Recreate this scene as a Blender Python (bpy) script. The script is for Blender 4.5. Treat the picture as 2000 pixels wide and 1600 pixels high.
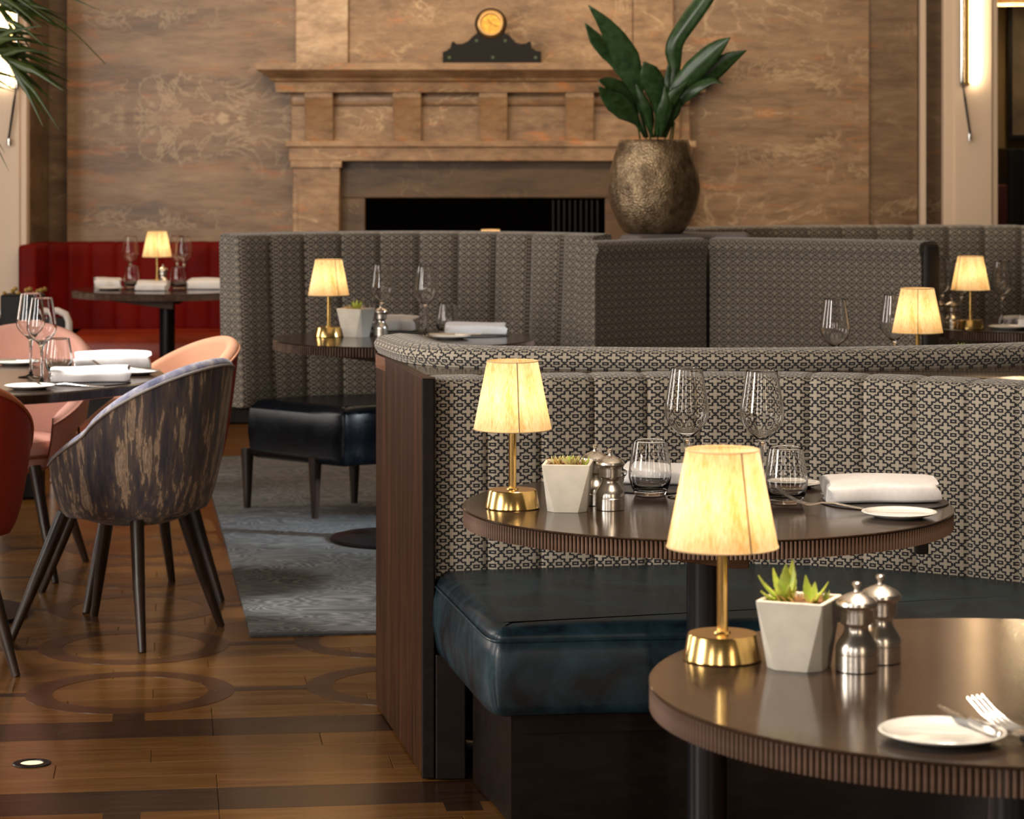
import bpy, bmesh, math, random
from mathutils import Vector, Matrix
random.seed(7)
sc = bpy.context.scene
for o in list(bpy.data.objects): bpy.data.objects.remove(o)
COL = sc.collection
PI = math.pi
R = math.radians

# ------------------------------------------------------------------ camera
cd = bpy.data.cameras.new('camera'); cam = bpy.data.objects.new('camera', cd); COL.objects.link(cam)
cam.location = (0, 0, 1.43); cam.rotation_euler = (PI/2, 0, 0)
cd.sensor_width = 36; cd.lens = 92.7; cd.shift_y = -0.25
cd.clip_start = .05; cd.clip_end = 100
cd.dof.use_dof = True; cd.dof.focus_distance = 5.5; cd.dof.aperture_fstop = 10
sc.camera = cam
# ------------------------------------------------------------------ world, lights, exposure
w = bpy.data.worlds.new('world'); sc.world = w; w.use_nodes = True
w.node_tree.nodes['Background'].inputs[0].default_value = (1, .80, .60, 1)
w.node_tree.nodes['Background'].inputs[1].default_value = .045
vs = sc.view_settings
vs.view_transform = 'Standard'; vs.look = 'None'; vs.gamma = 1; vs.use_curve_mapping = False
vs.exposure = 0.0
def area(name, loc, target, sx, sy, power, col, spread=180):
    l = bpy.data.lights.new(name, 'AREA'); l.shape = 'RECTANGLE'; l.size = sx; l.size_y = sy
    l.energy = power; l.color = col; l.spread = R(spread)
    o = bpy.data.objects.new(name, l); COL.objects.link(o); o.location = loc
    o.rotation_euler = (Vector(target)-Vector(loc)).to_track_quat('-Z', 'Y').to_euler()
    return o
DAY = (1, .92, .83)
area('window_light_near', (-4.6, 2.2, 2.1), (.8, 5.2, .8), 1.2, 2.4, 245, DAY)
area('window_light_middle', (-4.8, 6.0, 2.1), (.5, 7.5, .8), 1.2, 2.4, 100, (1, .92, .84))
area('window_light_far', (-4.8, 10.0, 2.2), (0, 10.5, .9), 1.2, 2.4, 85, (1, .92, .84))
area('ceiling_light_back', (0.2, 13.0, 3.9), (0.2, 13.6, 0), 4.5, 2.0, 66, (1, .76, .50))
area('wall_fill_light', (0.0, 9.8, 3.3), (0, 15, 1.7), 5.0, .8, 34, (1, .74, .47), 90)  # added warm fill that brightens the marble wall and mantel mouldings
area('ceiling_light_front', (0.5, 6.5, 4.0), (0.5, 6.5, 0), 4.0, 5.0, 35, (1, .78, .54))
area('near_table_fill', (.75, 3.9, 3.3), (.6, 4.0, .74), .5, .5, 36, (1, .82, .64), 75)  # added fill to lift plates and pots on the near tables
area('dining_fill', (-1.9, 7.9, 3.3), (-1.5, 8.1, .74), .6, .6, 15, (1, .95, .90), 45)  # added fill that whitens the dining napkins in place of stronger window light
area('window_light_behind_left', (-3.2, -.8, 1.9), (.4, 5, .8), .4, 2.4, 50, DAY)
area('window_light_behind', (-1.0, -2.6, 2.0), (.3, 5, .8), .4, 2.4, 40, DAY)
area('window_light_behind_right', (2.6, -1.2, 1.9), (.4, 5, .8), .35, 2.4, 34, (1, .80, .58))
area('window_light_right', (3.6, 8.3, 2.0), (-.62, 9.80, 0), .4, .7, 5, (.80, .90, 1), 14)
cy = sc.cycles
cy.use_denoising = True
cy.max_bounces = 8; cy.diffuse_bounces = 3; cy.glossy_bounces = 3; cy.transmission_bounces = 8; cy.transparent_max_bounces = 4
cy.use_adaptive_sampling = True; cy.adaptive_threshold = .025
cy.caustics_reflective = False; cy.caustics_refractive = False
cy.sample_clamp_indirect = 4.0

# ------------------------------------------------------------------ node helpers
class NT:
    def __init__(s, name):
        s.m = bpy.data.materials.new(name); s.m.use_nodes = True
        s.t = s.m.node_tree; s.n = s.t.nodes; s.l = s.t.links
        s.b = s.n['Principled BSDF']; s.out = s.n['Material Output']
    def node(s, ty, **kw):
        n = s.n.new(ty)
        for k, v in kw.items(): setattr(n, k, v)
        return n
    def link(s, a, b): s.l.new(a, b)
    def setin(s, sock, v):
        if hasattr(v, 'is_output') or isinstance(v, bpy.types.NodeSocket): s.link(v, sock)
        else: sock.default_value = v
    def math(s, op, a, b=0., c=None):
        n = s.node('ShaderNodeMath', operation=op); s.setin(n.inputs[0], a); s.setin(n.inputs[1], b)
        if c is not None: s.setin(n.inputs[2], c)
        return n.outputs[0]
    def coord(s, which='Object', scale=(1, 1, 1), rot=(0, 0, 0), loc=(0, 0, 0)):
        t = s.node('ShaderNodeTexCoord'); m = s.node('ShaderNodeMapping')
        m.inputs['Scale'].default_value = scale; m.inputs['Rotation'].default_value = rot; m.inputs['Location'].default_value = loc
        s.link(t.outputs[which], m.inputs['Vector']); return m.outputs['Vector']
    def noise(s, vec, scale, detail=4, rough=.55, dist=0.):
        n = s.node('ShaderNodeTexNoise'); n.inputs['Scale'].default_value = scale; n.inputs['Detail'].default_value = detail
        n.inputs['Roughness'].default_value = rough; n.inputs['Distortion'].default_value = dist
        if vec is not None: s.link(vec, n.inputs['Vector'])
        return n.outputs['Fac']
    def ramp(s, fac, stops):
        n = s.node('ShaderNodeValToRGB'); e = n.color_ramp.elements
        while len(e) < len(stops): e.new(.5)
        for q, (p, c) in zip(e, stops): q.position = p; q.color = (c[0], c[1], c[2], 1)
        s.link(fac, n.inputs[0]); return n.outputs[0]
    def mix(s, fac, a, b, mode='MIX'):
        n = s.node('ShaderNodeMix', data_type='RGBA', blend_type=mode)
        s.setin(n.inputs['Factor'], fac)
        for k, v in (('A', a), ('B', b)):
            i = [q for q in n.inputs if q.name == k and q.type == 'RGBA'][0]
            if isinstance(v, bpy.types.NodeSocket): s.link(v, i)
            else: i.default_value = (v[0], v[1], v[2], 1)
        return [q for q in n.outputs if q.type == 'RGBA'][0]
    def bump(s, h, strength=.2, dist=.01):
        n = s.node('ShaderNodeBump'); n.inputs['Strength'].default_value = strength; n.inputs['Distance'].default_value = dist
        s.link(h, n.inputs['Height']); s.link(n.outputs[0], s.b.inputs['Normal'])
    def base(s, c):
        if isinstance(c, bpy.types.NodeSocket): s.link(c, s.b.inputs['Base Color'])
        else: s.b.inputs['Base Color'].default_value = (c[0], c[1], c[2], 1)
    def p(s, **kw):
        for k, v in kw.items(): s.setin(s.b.inputs[k.replace('_', ' ')], v)

def plain(name, c, rough=.5, metal=0., noise=0., nscale=40, **kw):
    t = NT(name)
    if noise:
        f = t.noise(t.coord('Object'), nscale, 3)
        t.base(t.ramp(f, [(.3, [x*(1-noise) for x in c]), (.7, [min(1, x*(1+noise)) for x in c])]))
    else: t.base(c)
    t.p(Roughness=rough, Metallic=metal, **kw)
    return t.m

def wood(name, dark, mid, light, rough=.35, scale=(2.2, 30, 30), rnd=.0, coat=0., spec=.5):
    t = NT(name)
    v = t.coord('Object', scale)
    if rnd:
        oi = t.node('ShaderNodeObjectInfo'); a = t.node('ShaderNodeVectorMath', operation='ADD')
        sc3 = t.node('ShaderNodeVectorMath', operation='SCALE'); sc3.inputs['Scale'].default_value = 1
        cmb = t.node('ShaderNodeCombineXYZ')
        for i in range(3): t.link(t.math('MULTIPLY', oi.outputs['Random'], 37.+i*11), cmb.inputs[i])
        t.link(v, a.inputs[0]); t.link(cmb.outputs[0], a.inputs[1]); v = a.outputs[0]
    n1 = t.noise(v, 1.0, 5, .6, 1.6)
    n2 = t.noise(v, 5.0, 3, .6, .3)
    f = t.math('ADD', t.math('MULTIPLY', n1, .75), t.math('MULTIPLY', n2, .25))
    col = t.ramp(f, [(.32, dark), (.5, mid), (.68, light)])
    if rnd:
        k = t.math('ADD', t.math('MULTIPLY', oi.outputs['Random'], rnd), 1-rnd/2)
        hs = t.node('ShaderNodeHueSaturation'); t.link(col, hs.inputs['Color']); t.link(k, hs.inputs['Value']); col = hs.outputs[0]
    t.base(col); t.p(Roughness=t.math('ADD', t.math('MULTIPLY', n2, .12), rough-.06))
    t.b.inputs['Specular IOR Level'].default_value = spec
    if coat: t.p(Coat_Weight=coat, Coat_Roughness=.15)
    t.bump(n2, .06, .004)
    return t.m

def fabric(name, light, dark, pu=.039, pv=.031, rough=.9):
    """woven pattern of stepped crosses and small square rings, laid out in metres on the UV map"""
    t = NT(name)
    tc = t.node('ShaderNodeTexCoord'); sp = t.node('ShaderNodeSeparateXYZ'); t.link(tc.outputs['UV'], sp.inputs[0])
    N = 12.
    ix = t.math('MULTIPLY', sp.outputs[0], N/pu); iy = t.math('MULTIPLY', sp.outputs[1], N/pv)
    def ab(i, off): return t.math('ABSOLUTE', t.math('SUBTRACT', t.math('FLOORED_MODULO', t.math('ADD', i, off), N), 6.))
    def box(x, y, a, b): return t.math('MULTIPLY', t.math('LESS_THAN', x, a+.26), t.math('LESS_THAN', y, b+.26))
    def OR(*q):
        r = q[0]
        for z in q[1:]: r = t.math('MAXIMUM', r, z)
        return r
    ax, ay = ab(ix, 6.), ab(iy, 6.); bx, by = ab(ix, 0.), ab(iy, 0.)
    A = OR(box(ax, ay, 4, 1), box(ax, ay, 1, 4))
    B = OR(box(bx, by, 3, 3), box(bx, by, 1, 4), box(bx, by, 0, 5), box(bx, by, 4, 1), box(bx, by, 5, 0))
    ring = t.math('SUBTRACT', box(bx, by, 2.2, 1.5), box(bx, by, .8, .2))
    m = t.math('MAXIMUM', A, t.math('SUBTRACT', B, ring))
    nv = t.coord('UV', (1, 1, 1)); wv = t.noise(nv, 600, 2)
    lt = t.ramp(wv, [(.3, [x*.72 for x in light]), (.7, [min(1, x*1.15) for x in light])])
    dk = t.ramp(wv, [(.3, [x*.7 for x in dark]), (.7, [x*1.5 for x in dark])])
    t.base(t.mix(m, dk, lt)); t.p(Roughness=rough, Sheen_Weight=.25, Sheen_Roughness=.5)
    t.bump(t.math('ADD', t.math('MULTIPLY', m, .6), t.math('MULTIPLY', wv, .4)), .35, .0012)
    return t.m

def leather(name, c, c2, rough=.38, scale=9):
    t = NT(name); v = t.coord('Object')
    n = t.noise(v, scale, 6, .6, .8); g = t.noise(v, 260, 2)
    t.base(t.ramp(n, [(.35, c), (.72, c2)])); t.p(Roughness=t.math('ADD', t.math('MULTIPLY', n, .22), rough-.1))
    t.b.inputs['Specular IOR Level'].default_value = .12 if 'red' in name else .2 if 'black' in name else .35
    t.bump(t.math('ADD', t.math('MULTIPLY', g, .5), n), .12, .004)
    return t.m

def marble(name, tint=(1, 1, 1), mirror=None, gain=1.0, k=1., rust=.60):
    """bookmatched brown marble, mirrored about a level line"""
    t = NT(name)
    tc = t.node('ShaderNodeTexCoord'); sp = t.node('ShaderNodeSeparateXYZ'); t.link(tc.outputs['Object'], sp.inputs[0])
    z = sp.outputs[2]
    if mirror is not None: z = t.math('ABSOLUTE', t.math('SUBTRACT', z, mirror))
    cb = t.node('ShaderNodeCombineXYZ'); t.link(sp.outputs[0], cb.inputs[0]); t.link(t.math('MULTIPLY', sp.outputs[1], 1.), cb.inputs[1]); t.link(z, cb.inputs[2])
    mp = t.node('ShaderNodeMapping'); mp.inputs['Scale'].default_value = (.75*k, .75*k, 3.8*(1 if k == 1 else k*.5)); t.link(cb.outputs[0], mp.inputs[0]); v = mp.outputs[0]
    mp2 = t.node('ShaderNodeMapping'); mp2.inputs['Scale'].default_value = (1, 1, 1.5); mp2.inputs['Rotation'].default_value = (0, R(28), 0); t.link(cb.outputs[0], mp2.inputs[0]); v2 = mp2.outputs[0]
    n = t.noise(v, 1.7, 8, .64, .35); fine = t.noise(v, 8, 7, .68, .5)
    T = lambda c: [min(1, c[i]*tint[i]*gain) for i in range(3)]
    f = t.math('ADD', t.math('MULTIPLY', n, .6), t.math('MULTIPLY', fine, .4))
    col = t.ramp(f, [(.30, T((.075, .042, .024))), (.43, T((.17, .102, .056))), (.54, T((.26, .165, .094))), (.68, T((.37, .25, .15)))])
    # rust patches
    r1 = t.noise(v, 2.9, 7, .66, .5); rm = t.ramp(r1, [(rust, (0, 0, 0)), (rust+.09, (1, 1, 1))])
    col = t.mix(t.math('MULTIPLY', rm, .65), col, T((.40, .15, .045)))
    # pale veins
    vn = t.noise(v2, 2.6, 7, .66, .7); vm = t.math('ABSOLUTE', t.math('SUBTRACT', vn, .5)); vr = t.ramp(vm, [(.0, (1, 1, 1)), (.022, (0, 0, 0))])
    gate = t.ramp(t.noise(v, 1.1, 3), [(.48, (0, 0, 0)), (.62, (1, 1, 1))])
    col = t.mix(t.math('MULTIPLY', t.math('MULTIPLY', vr, gate), .5), col, T((.62, .47, .30)))
    if mirror is not None:   # feathered pale bloom along the mirror line
        bn = t.noise(v2, 7, 5, .6, 1.0)
        bl = t.math('SUBTRACT', t.math('ADD', t.math('MULTIPLY', bn, 1.0), .02), t.math('MULTIPLY', z, 2.6))
        bm = t.ramp(bl, [(.48, (0, 0, 0)), (.56, (1, 1, 1))])
        g2 = t.ramp(t.noise(t.coord('Object', (1, 0, 0), loc=(3.1, 0, 0)), .9, 1), [(.47, (0, 0, 0)), (.55, (1, 1, 1))])
        col = t.mix(t.math('MULTIPLY', t.math('MULTIPLY', bm, g2), .75), col, T((.58, .43, .26)))
    t.base(col); t.p(Roughness=.38)
    return t.m

M = {}
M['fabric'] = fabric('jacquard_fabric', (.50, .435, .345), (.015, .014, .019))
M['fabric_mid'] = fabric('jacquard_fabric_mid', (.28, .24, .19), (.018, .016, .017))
M['fabric_plain'] = plain('grey_cloth', (.20, .18, .18), .9, noise=.25, nscale=300)
M['end_pad_cloth'] = plain('charcoal_cloth', (.05, .043, .043), .9, noise=.4, nscale=300)  # even dark grey cloth of the booth end pad
M['teal_leather'] = leather('teal_leather', (.005, .010, .016), (.018, .048, .066), .34)
M['black_leather'] = leather('black_leather', (.0025, .0035, .006), (.006, .009, .014), .24)
M['red_leather'] = leather('red_leather', (.095, .0015, .001), (.17, .003, .0015), .6, 3)
M['orange_leather'] = leather('orange_leather', (.24, .022, .006), (.42, .05, .010), .4, 3)
M['panel_wood'] = wood('stained_oak_panel', (.016, .0055, .002), (.042, .0155, .006), (.075, .029, .012), .46, (11, 11, 1.0), spec=.25)
M['dark_wood'] = wood('dark_oak', (.003, .0014, .0008), (.0065, .003, .0015), (.012, .0056, .003), .45, (4, 16, 16), spec=.2)
M['ledge_wood'] = wood('ledge_wood', (.030, .015, .007), (.06, .032, .016), (.095, .05, .026), .17, (2, 18, 18))
M['leg_wood'] = wood('leg_walnut', (.011, .0055, .003), (.026, .013, .007), (.046, .023, .012), .38, (20, 20, 2.5))
M['bracket_wood'] = wood('bracket_beech', (.05, .022, .011), (.09, .042, .02), (.14, .07, .035), .45, (3, 20, 20))
M['oak_plank'] = wood('oak_plank', (.095, .038, .008), (.152, .067, .016), (.21, .098, .026), .20, (1.5, 14, 14), .22)
M['dark_plank'] = wood('dark_inlay', (.022, .009, .004), (.034, .015, .007), (.048, .021, .010), .25, (1.5, 14, 14), .15)
M['brown_inlay'] = wood('brown_inlay', (.048, .019, .008), (.066, .027, .011), (.085, .036, .015), .25, (5, 5, 5), .15)
M['black_metal'] = plain('black_powder_coat', (.004, .004, .006), .34, 0., noise=.3, nscale=300, Specular_IOR_Level=.3)
M['concrete'] = plain('concrete', (.66, .61, .52), .75, noise=.08, nscale=25)
M['ceramic'] = plain('white_ceramic', (.78, .76, .72), .12, Coat_Weight=.6)
M['linen'] = plain('white_linen', (.72, .70, .70), .85, noise=.05, nscale=90)
M['mat'] = plain('dark_placemat', (.020, .017, .017), .45)
M['soil'] = plain('bark_soil', (.16, .075, .025), .95, noise=.6, nscale=140)
M['cream'] = plain('cream_paint', (.62, .50, .40), .5)
M['black_paint'] = plain('black_paint', (.004, .0035, .004), .45, Specular_IOR_Level=.2)
M['firebox_shade'] = plain('firebox_shade_black', (.0012, .001, .001), .95, Specular_IOR_Level=.0)  # flat sheet whose near-black colour stands in for the unlit fire opening
M['chrome'] = plain('polished_chrome', (.75, .72, .68), .08, 1)
def brushed(name, c, rough, sc3, strength=.05):
    t = NT(name); n = t.noise(t.coord('Object', sc3), 1, 3, .7)
    t.base(t.ramp(n, [(.3, [x*.85 for x in c]), (.7, [min(1, x*1.1) for x in c])])); t.p(Metallic=1., Roughness=rough)
    if strength: t.bump(n, strength, .002)
    return t.m
M['brass'] = brushed('satin_brass', (.83, .55, .20), .20, (90, 90, 4), 0)
M['steel'] = brushed('satin_steel', (.74, .68, .61), .27, (8, 8, 200), 0)
M['cutlery'] = plain('cutlery_steel', (.70, .64, .58), .2, 1)
def table_mat():
    t = NT('bronzed_table_top'); v = t.coord('Object', (3, 190, 20), rot=(0, 0, R(3)))
    n = t.noise(v, 1, 4, .65); b = t.noise(t.coord('Object'), 3, 3)
    t.base(t.ramp(n, [(.25, (.020, .012, .008)), (.75, (.052, .032, .022))])); t.p(Metallic=.15, Roughness=t.math('ADD', t.math('MULTIPLY', b, .06), .10))
    t.bump(n, .06, .002); return t.m
M['table_top'] = table_mat()
def reed_mat():
    t = NT('bronzed_reed'); n = t.noise(t.coord('Object', (40, 40, 25)), 1, 4)
    t.base(t.ramp(n, [(.3, (.070, .036, .022)), (.7, (.17, .105, .075))])); t.p(Metallic=.3, Roughness=.36); return t.m
M['reed'] = reed_mat()
def glass_mat():
    t = NT('clear_glass'); t.base((1, 1, 1)); t.p(Roughness=0., IOR=1.47, Transmission_Weight=1.); return t.m
M['glass'] = glass_mat()
def shade_mat():
    t = NT('pleated_thread_shade')
    tc = t.node('ShaderNodeTexCoord'); mp = t.node('ShaderNodeMapping'); mp.inputs['Scale'].default_value = (1, 1, .004); t.link(tc.outputs['Object'], mp.inputs[0])
    n = t.noise(mp.outputs[0], 420, 2, .6); n2 = t.noise(mp.outputs[0], 34, 2, .5)
    f = t.math('ADD', t.math('MULTIPLY', n, .5), t.math('MULTIPLY', n2, .5))
    c = t.ramp(f, [(.36, (.80, .50, .20)), (.50, (.92, .72, .44)), (.64, (.97, .87, .68))])
    tr = t.node('ShaderNodeBsdfTranslucent'); df = t.node('ShaderNodeBsdfDiffuse'); mx = t.node('ShaderNodeMixShader')
    t.link(c, tr.inputs[0]); t.link(c, df.inputs[0]); mx.inputs[0].default_value = .42
    t.link(tr.outputs[0], mx.inputs[1]); t.link(df.outputs[0], mx.inputs[2]); t.link(mx.outputs[0], t.out.inputs[0]); return t.m
M['shade'] = shade_mat()
M['shade_rim'] = plain('shade_trim', (.55, .40, .22), .8)
M['seam'] = plain('shade_seam', (.16, .10, .05), .8)
def emit(name, c, s):
    t = NT(name); t.base((0, 0, 0)); t.p(Emission_Strength=s); t.b.inputs['Emission Color'].default_value = (c[0], c[1], c[2], 1); return t.m
M['bulb'] = emit('warm_bulb', (1, .70, .36), 14)
M['led'] = emit('led_strip', (1, .78, .48), 5)
M['uplight'] = emit('uplight_lens', (1, .78, .46), 1.5)
def leaf_mat(name, a, b, rough=.35):
    t = NT(name); n = t.noise(t.coord('Object', (1, 1, 1)), 30, 3); t.base(t.ramp(n, [(.3, a), (.7, b)])); t.p(Roughness=rough, Subsurface_Weight=0.); return t.m
M['leaf'] = leaf_mat('aspidistra_leaf', (.013, .038, .011), (.042, .095, .030), .30)
M['palm'] = leaf_mat('palm_leaf', (.022, .042, .006), (.055, .085, .010), .4)
M['succulent'] = leaf_mat('succulent_leaf', (.22, .33, .03), (.45, .50, .08), .45)
M['succulent_pale'] = leaf_mat('pale_succulent_leaf', (.36, .36, .14), (.62, .50, .18), .5)
M['straw'] = plain('dried_moss', (.45, .26, .07), .9, noise=.4, nscale=200)
M['peach'] = plain('peach_upholstery', (.72, .36, .22), .85, noise=.06, nscale=250)
M['pink'] = plain('pink_upholstery', (.72, .38, .30), .85, noise=.06, nscale=250)
M['orange_red'] = plain('orange_red_upholstery', (.30, .022, .008), .6, noise=.1, nscale=60)
M['orange_rim'] = plain('orange_trim', (.42, .12, .045), .7)
def stripe_mat():
    t = NT('brushed_stripe_upholstery'); v = t.coord('Object', (1, 1, .022), rot=(R(3), R(3), 0)); 
    n = t.noise(v, 36, 4, .6, .1); f = t.noise(t.coord('Object', (1, 1, .10)), 90, 4, .7)
    a = t.math('ADD', t.math('MULTIPLY', n, .72), t.math('MULTIPLY', f, .28))
    t.base(t.ramp(a, [(.32, (.020, .018, .036)), (.43, (.050, .040, .052)), (.49, (.085, .062, .058)), (.535, (.12, .085, .066)), (.56, (.46, .32, .21)), (.60, (.19, .13, .095)), (.645, (.48, .35, .25)), (.72, (.07, .06, .085))]))
    t.p(Roughness=.8, Sheen_Weight=.2); return t.m
M['stripe'] = stripe_mat()
def stripe_in():
    t = NT('blue_sheen_upholstery'); n = t.noise(t.coord('Object', (1, 1, .4)), 20, 5, .6, .4)
    t.base(t.ramp(n, [(.34, (.07, .08, .16)), (.5, (.24, .24, .34)), (.64, (.48, .45, .46))])); t.p(Roughness=.8, Sheen_Weight=.2); return t.m  # bluish cloth; its pale tones also carry the daylight sheen of the rim
M['stripe_in'] = stripe_in()
M['piping'] = plain('grey_piping', (.30, .27, .25), .8)
def rug_mat():
    t = NT('wood_grain_rug'); v = t.coord('Object', (1.0, 2.6, 1), rot=(0, 0, R(4)))
    n = t.noise(v, 2.3, 2, .5, .6); wv = t.math('SINE', t.math('MULTIPLY', n, 150.))
    f = t.noise(t.coord('Object'), 160, 2)
    c = t.ramp(t.math('ADD', t.math('MULTIPLY', wv, .38), t.math('MULTIPLY', f, .9)), [(.15, (.042, .044, .042)), (.5, (.10, .10, .098)), (.85, (.19, .185, .175))])
    big = t.noise(t.coord('Object'), 1.1, 2); t.base(t.mix(t.math('MULTIPLY', big, .35), c, (.10, .115, .14)))
    t.p(Roughness=.95); t.bump(f, .5, .004); return t.m
M['rug'] = rug_mat()
M['rug_edge'] = plain('rug_binding', (.05, .05, .052), .9)
M['marble'] = marble('bookmatched_marble', mirror=1.63, rust=.575)
M['marble_right'] = marble('bookmatched_marble_right', mirror=1.66, rust=.565)
M['marble_shaded'] = marble('shaded_recess_marble', (.85, .84, .82), None, .8)  # darker copy of the wall marble, recess shade put into its colour
M['stone'] = marble('surround_marble', (1.05, 1.02, .96), None, 1.25, 2.2, .585)
M['stone_pale'] = marble('pale_pilaster_marble', (1.2, 1.3, 1.42), None, 1.75, 2., .66)
M['stone_dark'] = marble('slip_marble', (.80, .72, .58), None, .55)
def hammered():
    t = NT('hammered_bronze'); tc = t.node('ShaderNodeTexCoord')
    vo = t.node('ShaderNodeTexVoronoi'); vo.inputs['Scale'].default_value = 150; t.link(tc.outputs['Object'], vo.inputs['Vector'])
    n = t.noise(t.coord('Object', (1, 1, .8)), 16, 6, .7)
    t.base(t.ramp(n, [(.34, (.11, .075, .045)), (.5, (.30, .215, .13)), (.66, (.52, .39, .24))])); t.p(Metallic=.85, Roughness=.36)
    t.bump(t.math('ADD', vo.outputs['Distance'], t.math('MULTIPLY', n, .3)), .6, .005); return t.m
M['hammered'] = hammered()
M['gold_dial'] = plain('gilt_dial', (.62, .34, .06), .35, .6, noise=.3, nscale=60)
M['bezel'] = plain('brass_bezel', (.38, .24, .10), .3, .9)
M['green_stone'] = plain('green_stone', (.10, .16, .10), .3)
M['ochre_wall'] = plain('ochre_wall_paint', (.22, .15, .065), .8)
M['maroon'] = plain('maroon_cloth', (.06, .004, .005), .8)
M['picture'] = plain('dim_picture', (.12, .085, .05), .5, noise=.5, nscale=5)
M['yellow_flower'] = plain('yellow_petal', (.30, .17, .03), .7)
M['white_frame'] = plain('white_enamel', (.62, .56, .52), .4)

# ------------------------------------------------------------------ mesh helpers
class MB:
    def __init__(s): s.v = []; s.f = []; s.uv = {}
    def add(s, vs, fs, uv=None):
        b = len(s.v); s.v += [tuple(p) for p in vs]; s.f += [tuple(i+b for i in q) for q in fs]
        if uv is not None:
            for i, q in enumerate(uv): s.uv[b+i] = q
        return s
    def mesh(s, name, mat=None, smooth=True, sharp=40):
        me = bpy.data.meshes.new(name); me.from_pydata(s.v, [], s.f); me.validate(); me.update()
        bm = bmesh.new(); bm.from_mesh(me); bmesh.ops.recalc_face_normals(bm, faces=bm.faces); bm.to_mesh(me); bm.free()
        if s.uv:
            ul = me.uv_layers.new(name='UVMap')
            for lp in me.loops: ul.data[lp.index].uv = s.uv.get(lp.vertex_index, (0, 0))
        if smooth:
            me.polygons.foreach_set('use_smooth', [True]*len(me.polygons))
            if sharp: me.set_sharp_from_angle(angle=R(sharp))
        if mat: me.materials.append(M[mat] if isinstance(mat, str) else mat)
        return me
def obj(name, me, parent=None, loc=None, rot=None, scale=None):
    o = bpy.data.objects.new(name, me); COL.objects.link(o)
    if parent: o.parent = parent
    if loc: o.location = loc
    if rot: o.rotation_euler = rot
    if scale: o.scale = scale
    return o
def tag(o, label, cat, group=None):
    o['label'] = label; o['category'] = cat
    if group: o['group'] = group
    return o
def thing(name, label, cat, loc=(0, 0, 0), rz=0, group=None):
    o = bpy.data.objects.new(name, None); COL.objects.link(o); o.empty_display_size = .05
    o.location = loc; o.rotation_euler = (0, 0, rz); return tag(o, label, cat, group)
def struct(o): o['kind'] = 'structure'; return o
def lathe(prof, n=48, mb=None, cx=0, cy=0, closed=False):
    mb = mb or MB(); vs = []; fs = []; idx = []
    for r, z in prof:
        if r < 1e-6: idx.append([len(vs)]*n); vs.append((cx, cy, z))
        else:
            idx.append(list(range(len(vs), len(vs)+n)))
            vs += [(cx+r*math.cos(2*PI*k/n), cy+r*math.sin(2*PI*k/n), z) for k in range(n)]
    pairs = list(zip(idx, idx[1:])) + ([(idx[-1], idx[0])] if closed else [])
    for a, b in pairs:
        for k in range(n):
            q = [a[k], a[(k+1) % n], b[(k+1) % n], b[k]]; u = []
            for i in q:
                if i not in u: u.append(i)
            if len(u) > 2: fs.append(u)
    return mb.add(vs, fs)
def box(x0, x1, y0, y1, z0, z1, mb=None):
    mb = mb or MB()
    return mb.add([(x0, y0, z0), (x1, y0, z0), (x1, y1, z0), (x0, y1, z0), (x0, y0, z1), (x1, y0, z1), (x1, y1, z1), (x0, y1, z1)],
                  [(0, 3, 2, 1), (4, 5, 6, 7), (0, 1, 5, 4), (1, 2, 6, 5), (2, 3, 7, 6), (3, 0, 4, 7)])
def rbox(x0, x1, y0, y1, z0, z1, r=.004, seg=2, mat=None, name='box'):
    me = box(x0, x1, y0, y1, z0, z1).mesh(name, mat, False)
    bm = bmesh.new(); bm.from_mesh(me)
    bmesh.ops.bevel(bm, geom=list(bm.edges), offset=r, segments=seg, affect='EDGES', profile=.5)
    bm.to_mesh(me); bm.free(); me.polygons.foreach_set('use_smooth', [True]*len(me.polygons)); me.set_sharp_from_angle(angle=R(50 if r >= .011 else 18)); return me
def tube(pts, rad, n=10, mb=None, caps=True):
    mb = mb or MB(); pts = [Vector(p) for p in pts]; m = len(pts)
    rr = rad if isinstance(rad, (list, tuple)) else [rad]*m
    vs = []; d0 = (pts[1]-pts[0]).normalized(); ref = Vector((0, 0, 1)) if abs(d0.z) < .9 else Vector((1, 0, 0))
    a = d0.cross(ref).normalized()
    for i, p in enumerate(pts):
        t = (pts[min(i+1, m-1)]-pts[max(i-1, 0)]).normalized()
        a = (a-t*a.dot(t)).normalized(); b = t.cross(a)
        vs += [tuple(p+rr[i]*(math.cos(2*PI*k/n)*a+math.sin(2*PI*k/n)*b)) for k in range(n)]
    fs = [(i*n+k, i*n+(k+1) % n, (i+1)*n+(k+1) % n, (i+1)*n+k) for i in range(m-1) for k in range(n)]
    if caps: fs += [tuple(range(n-1, -1, -1)), tuple((m-1)*n+k for k in range(n))]
    return mb.add(vs, fs)
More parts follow.
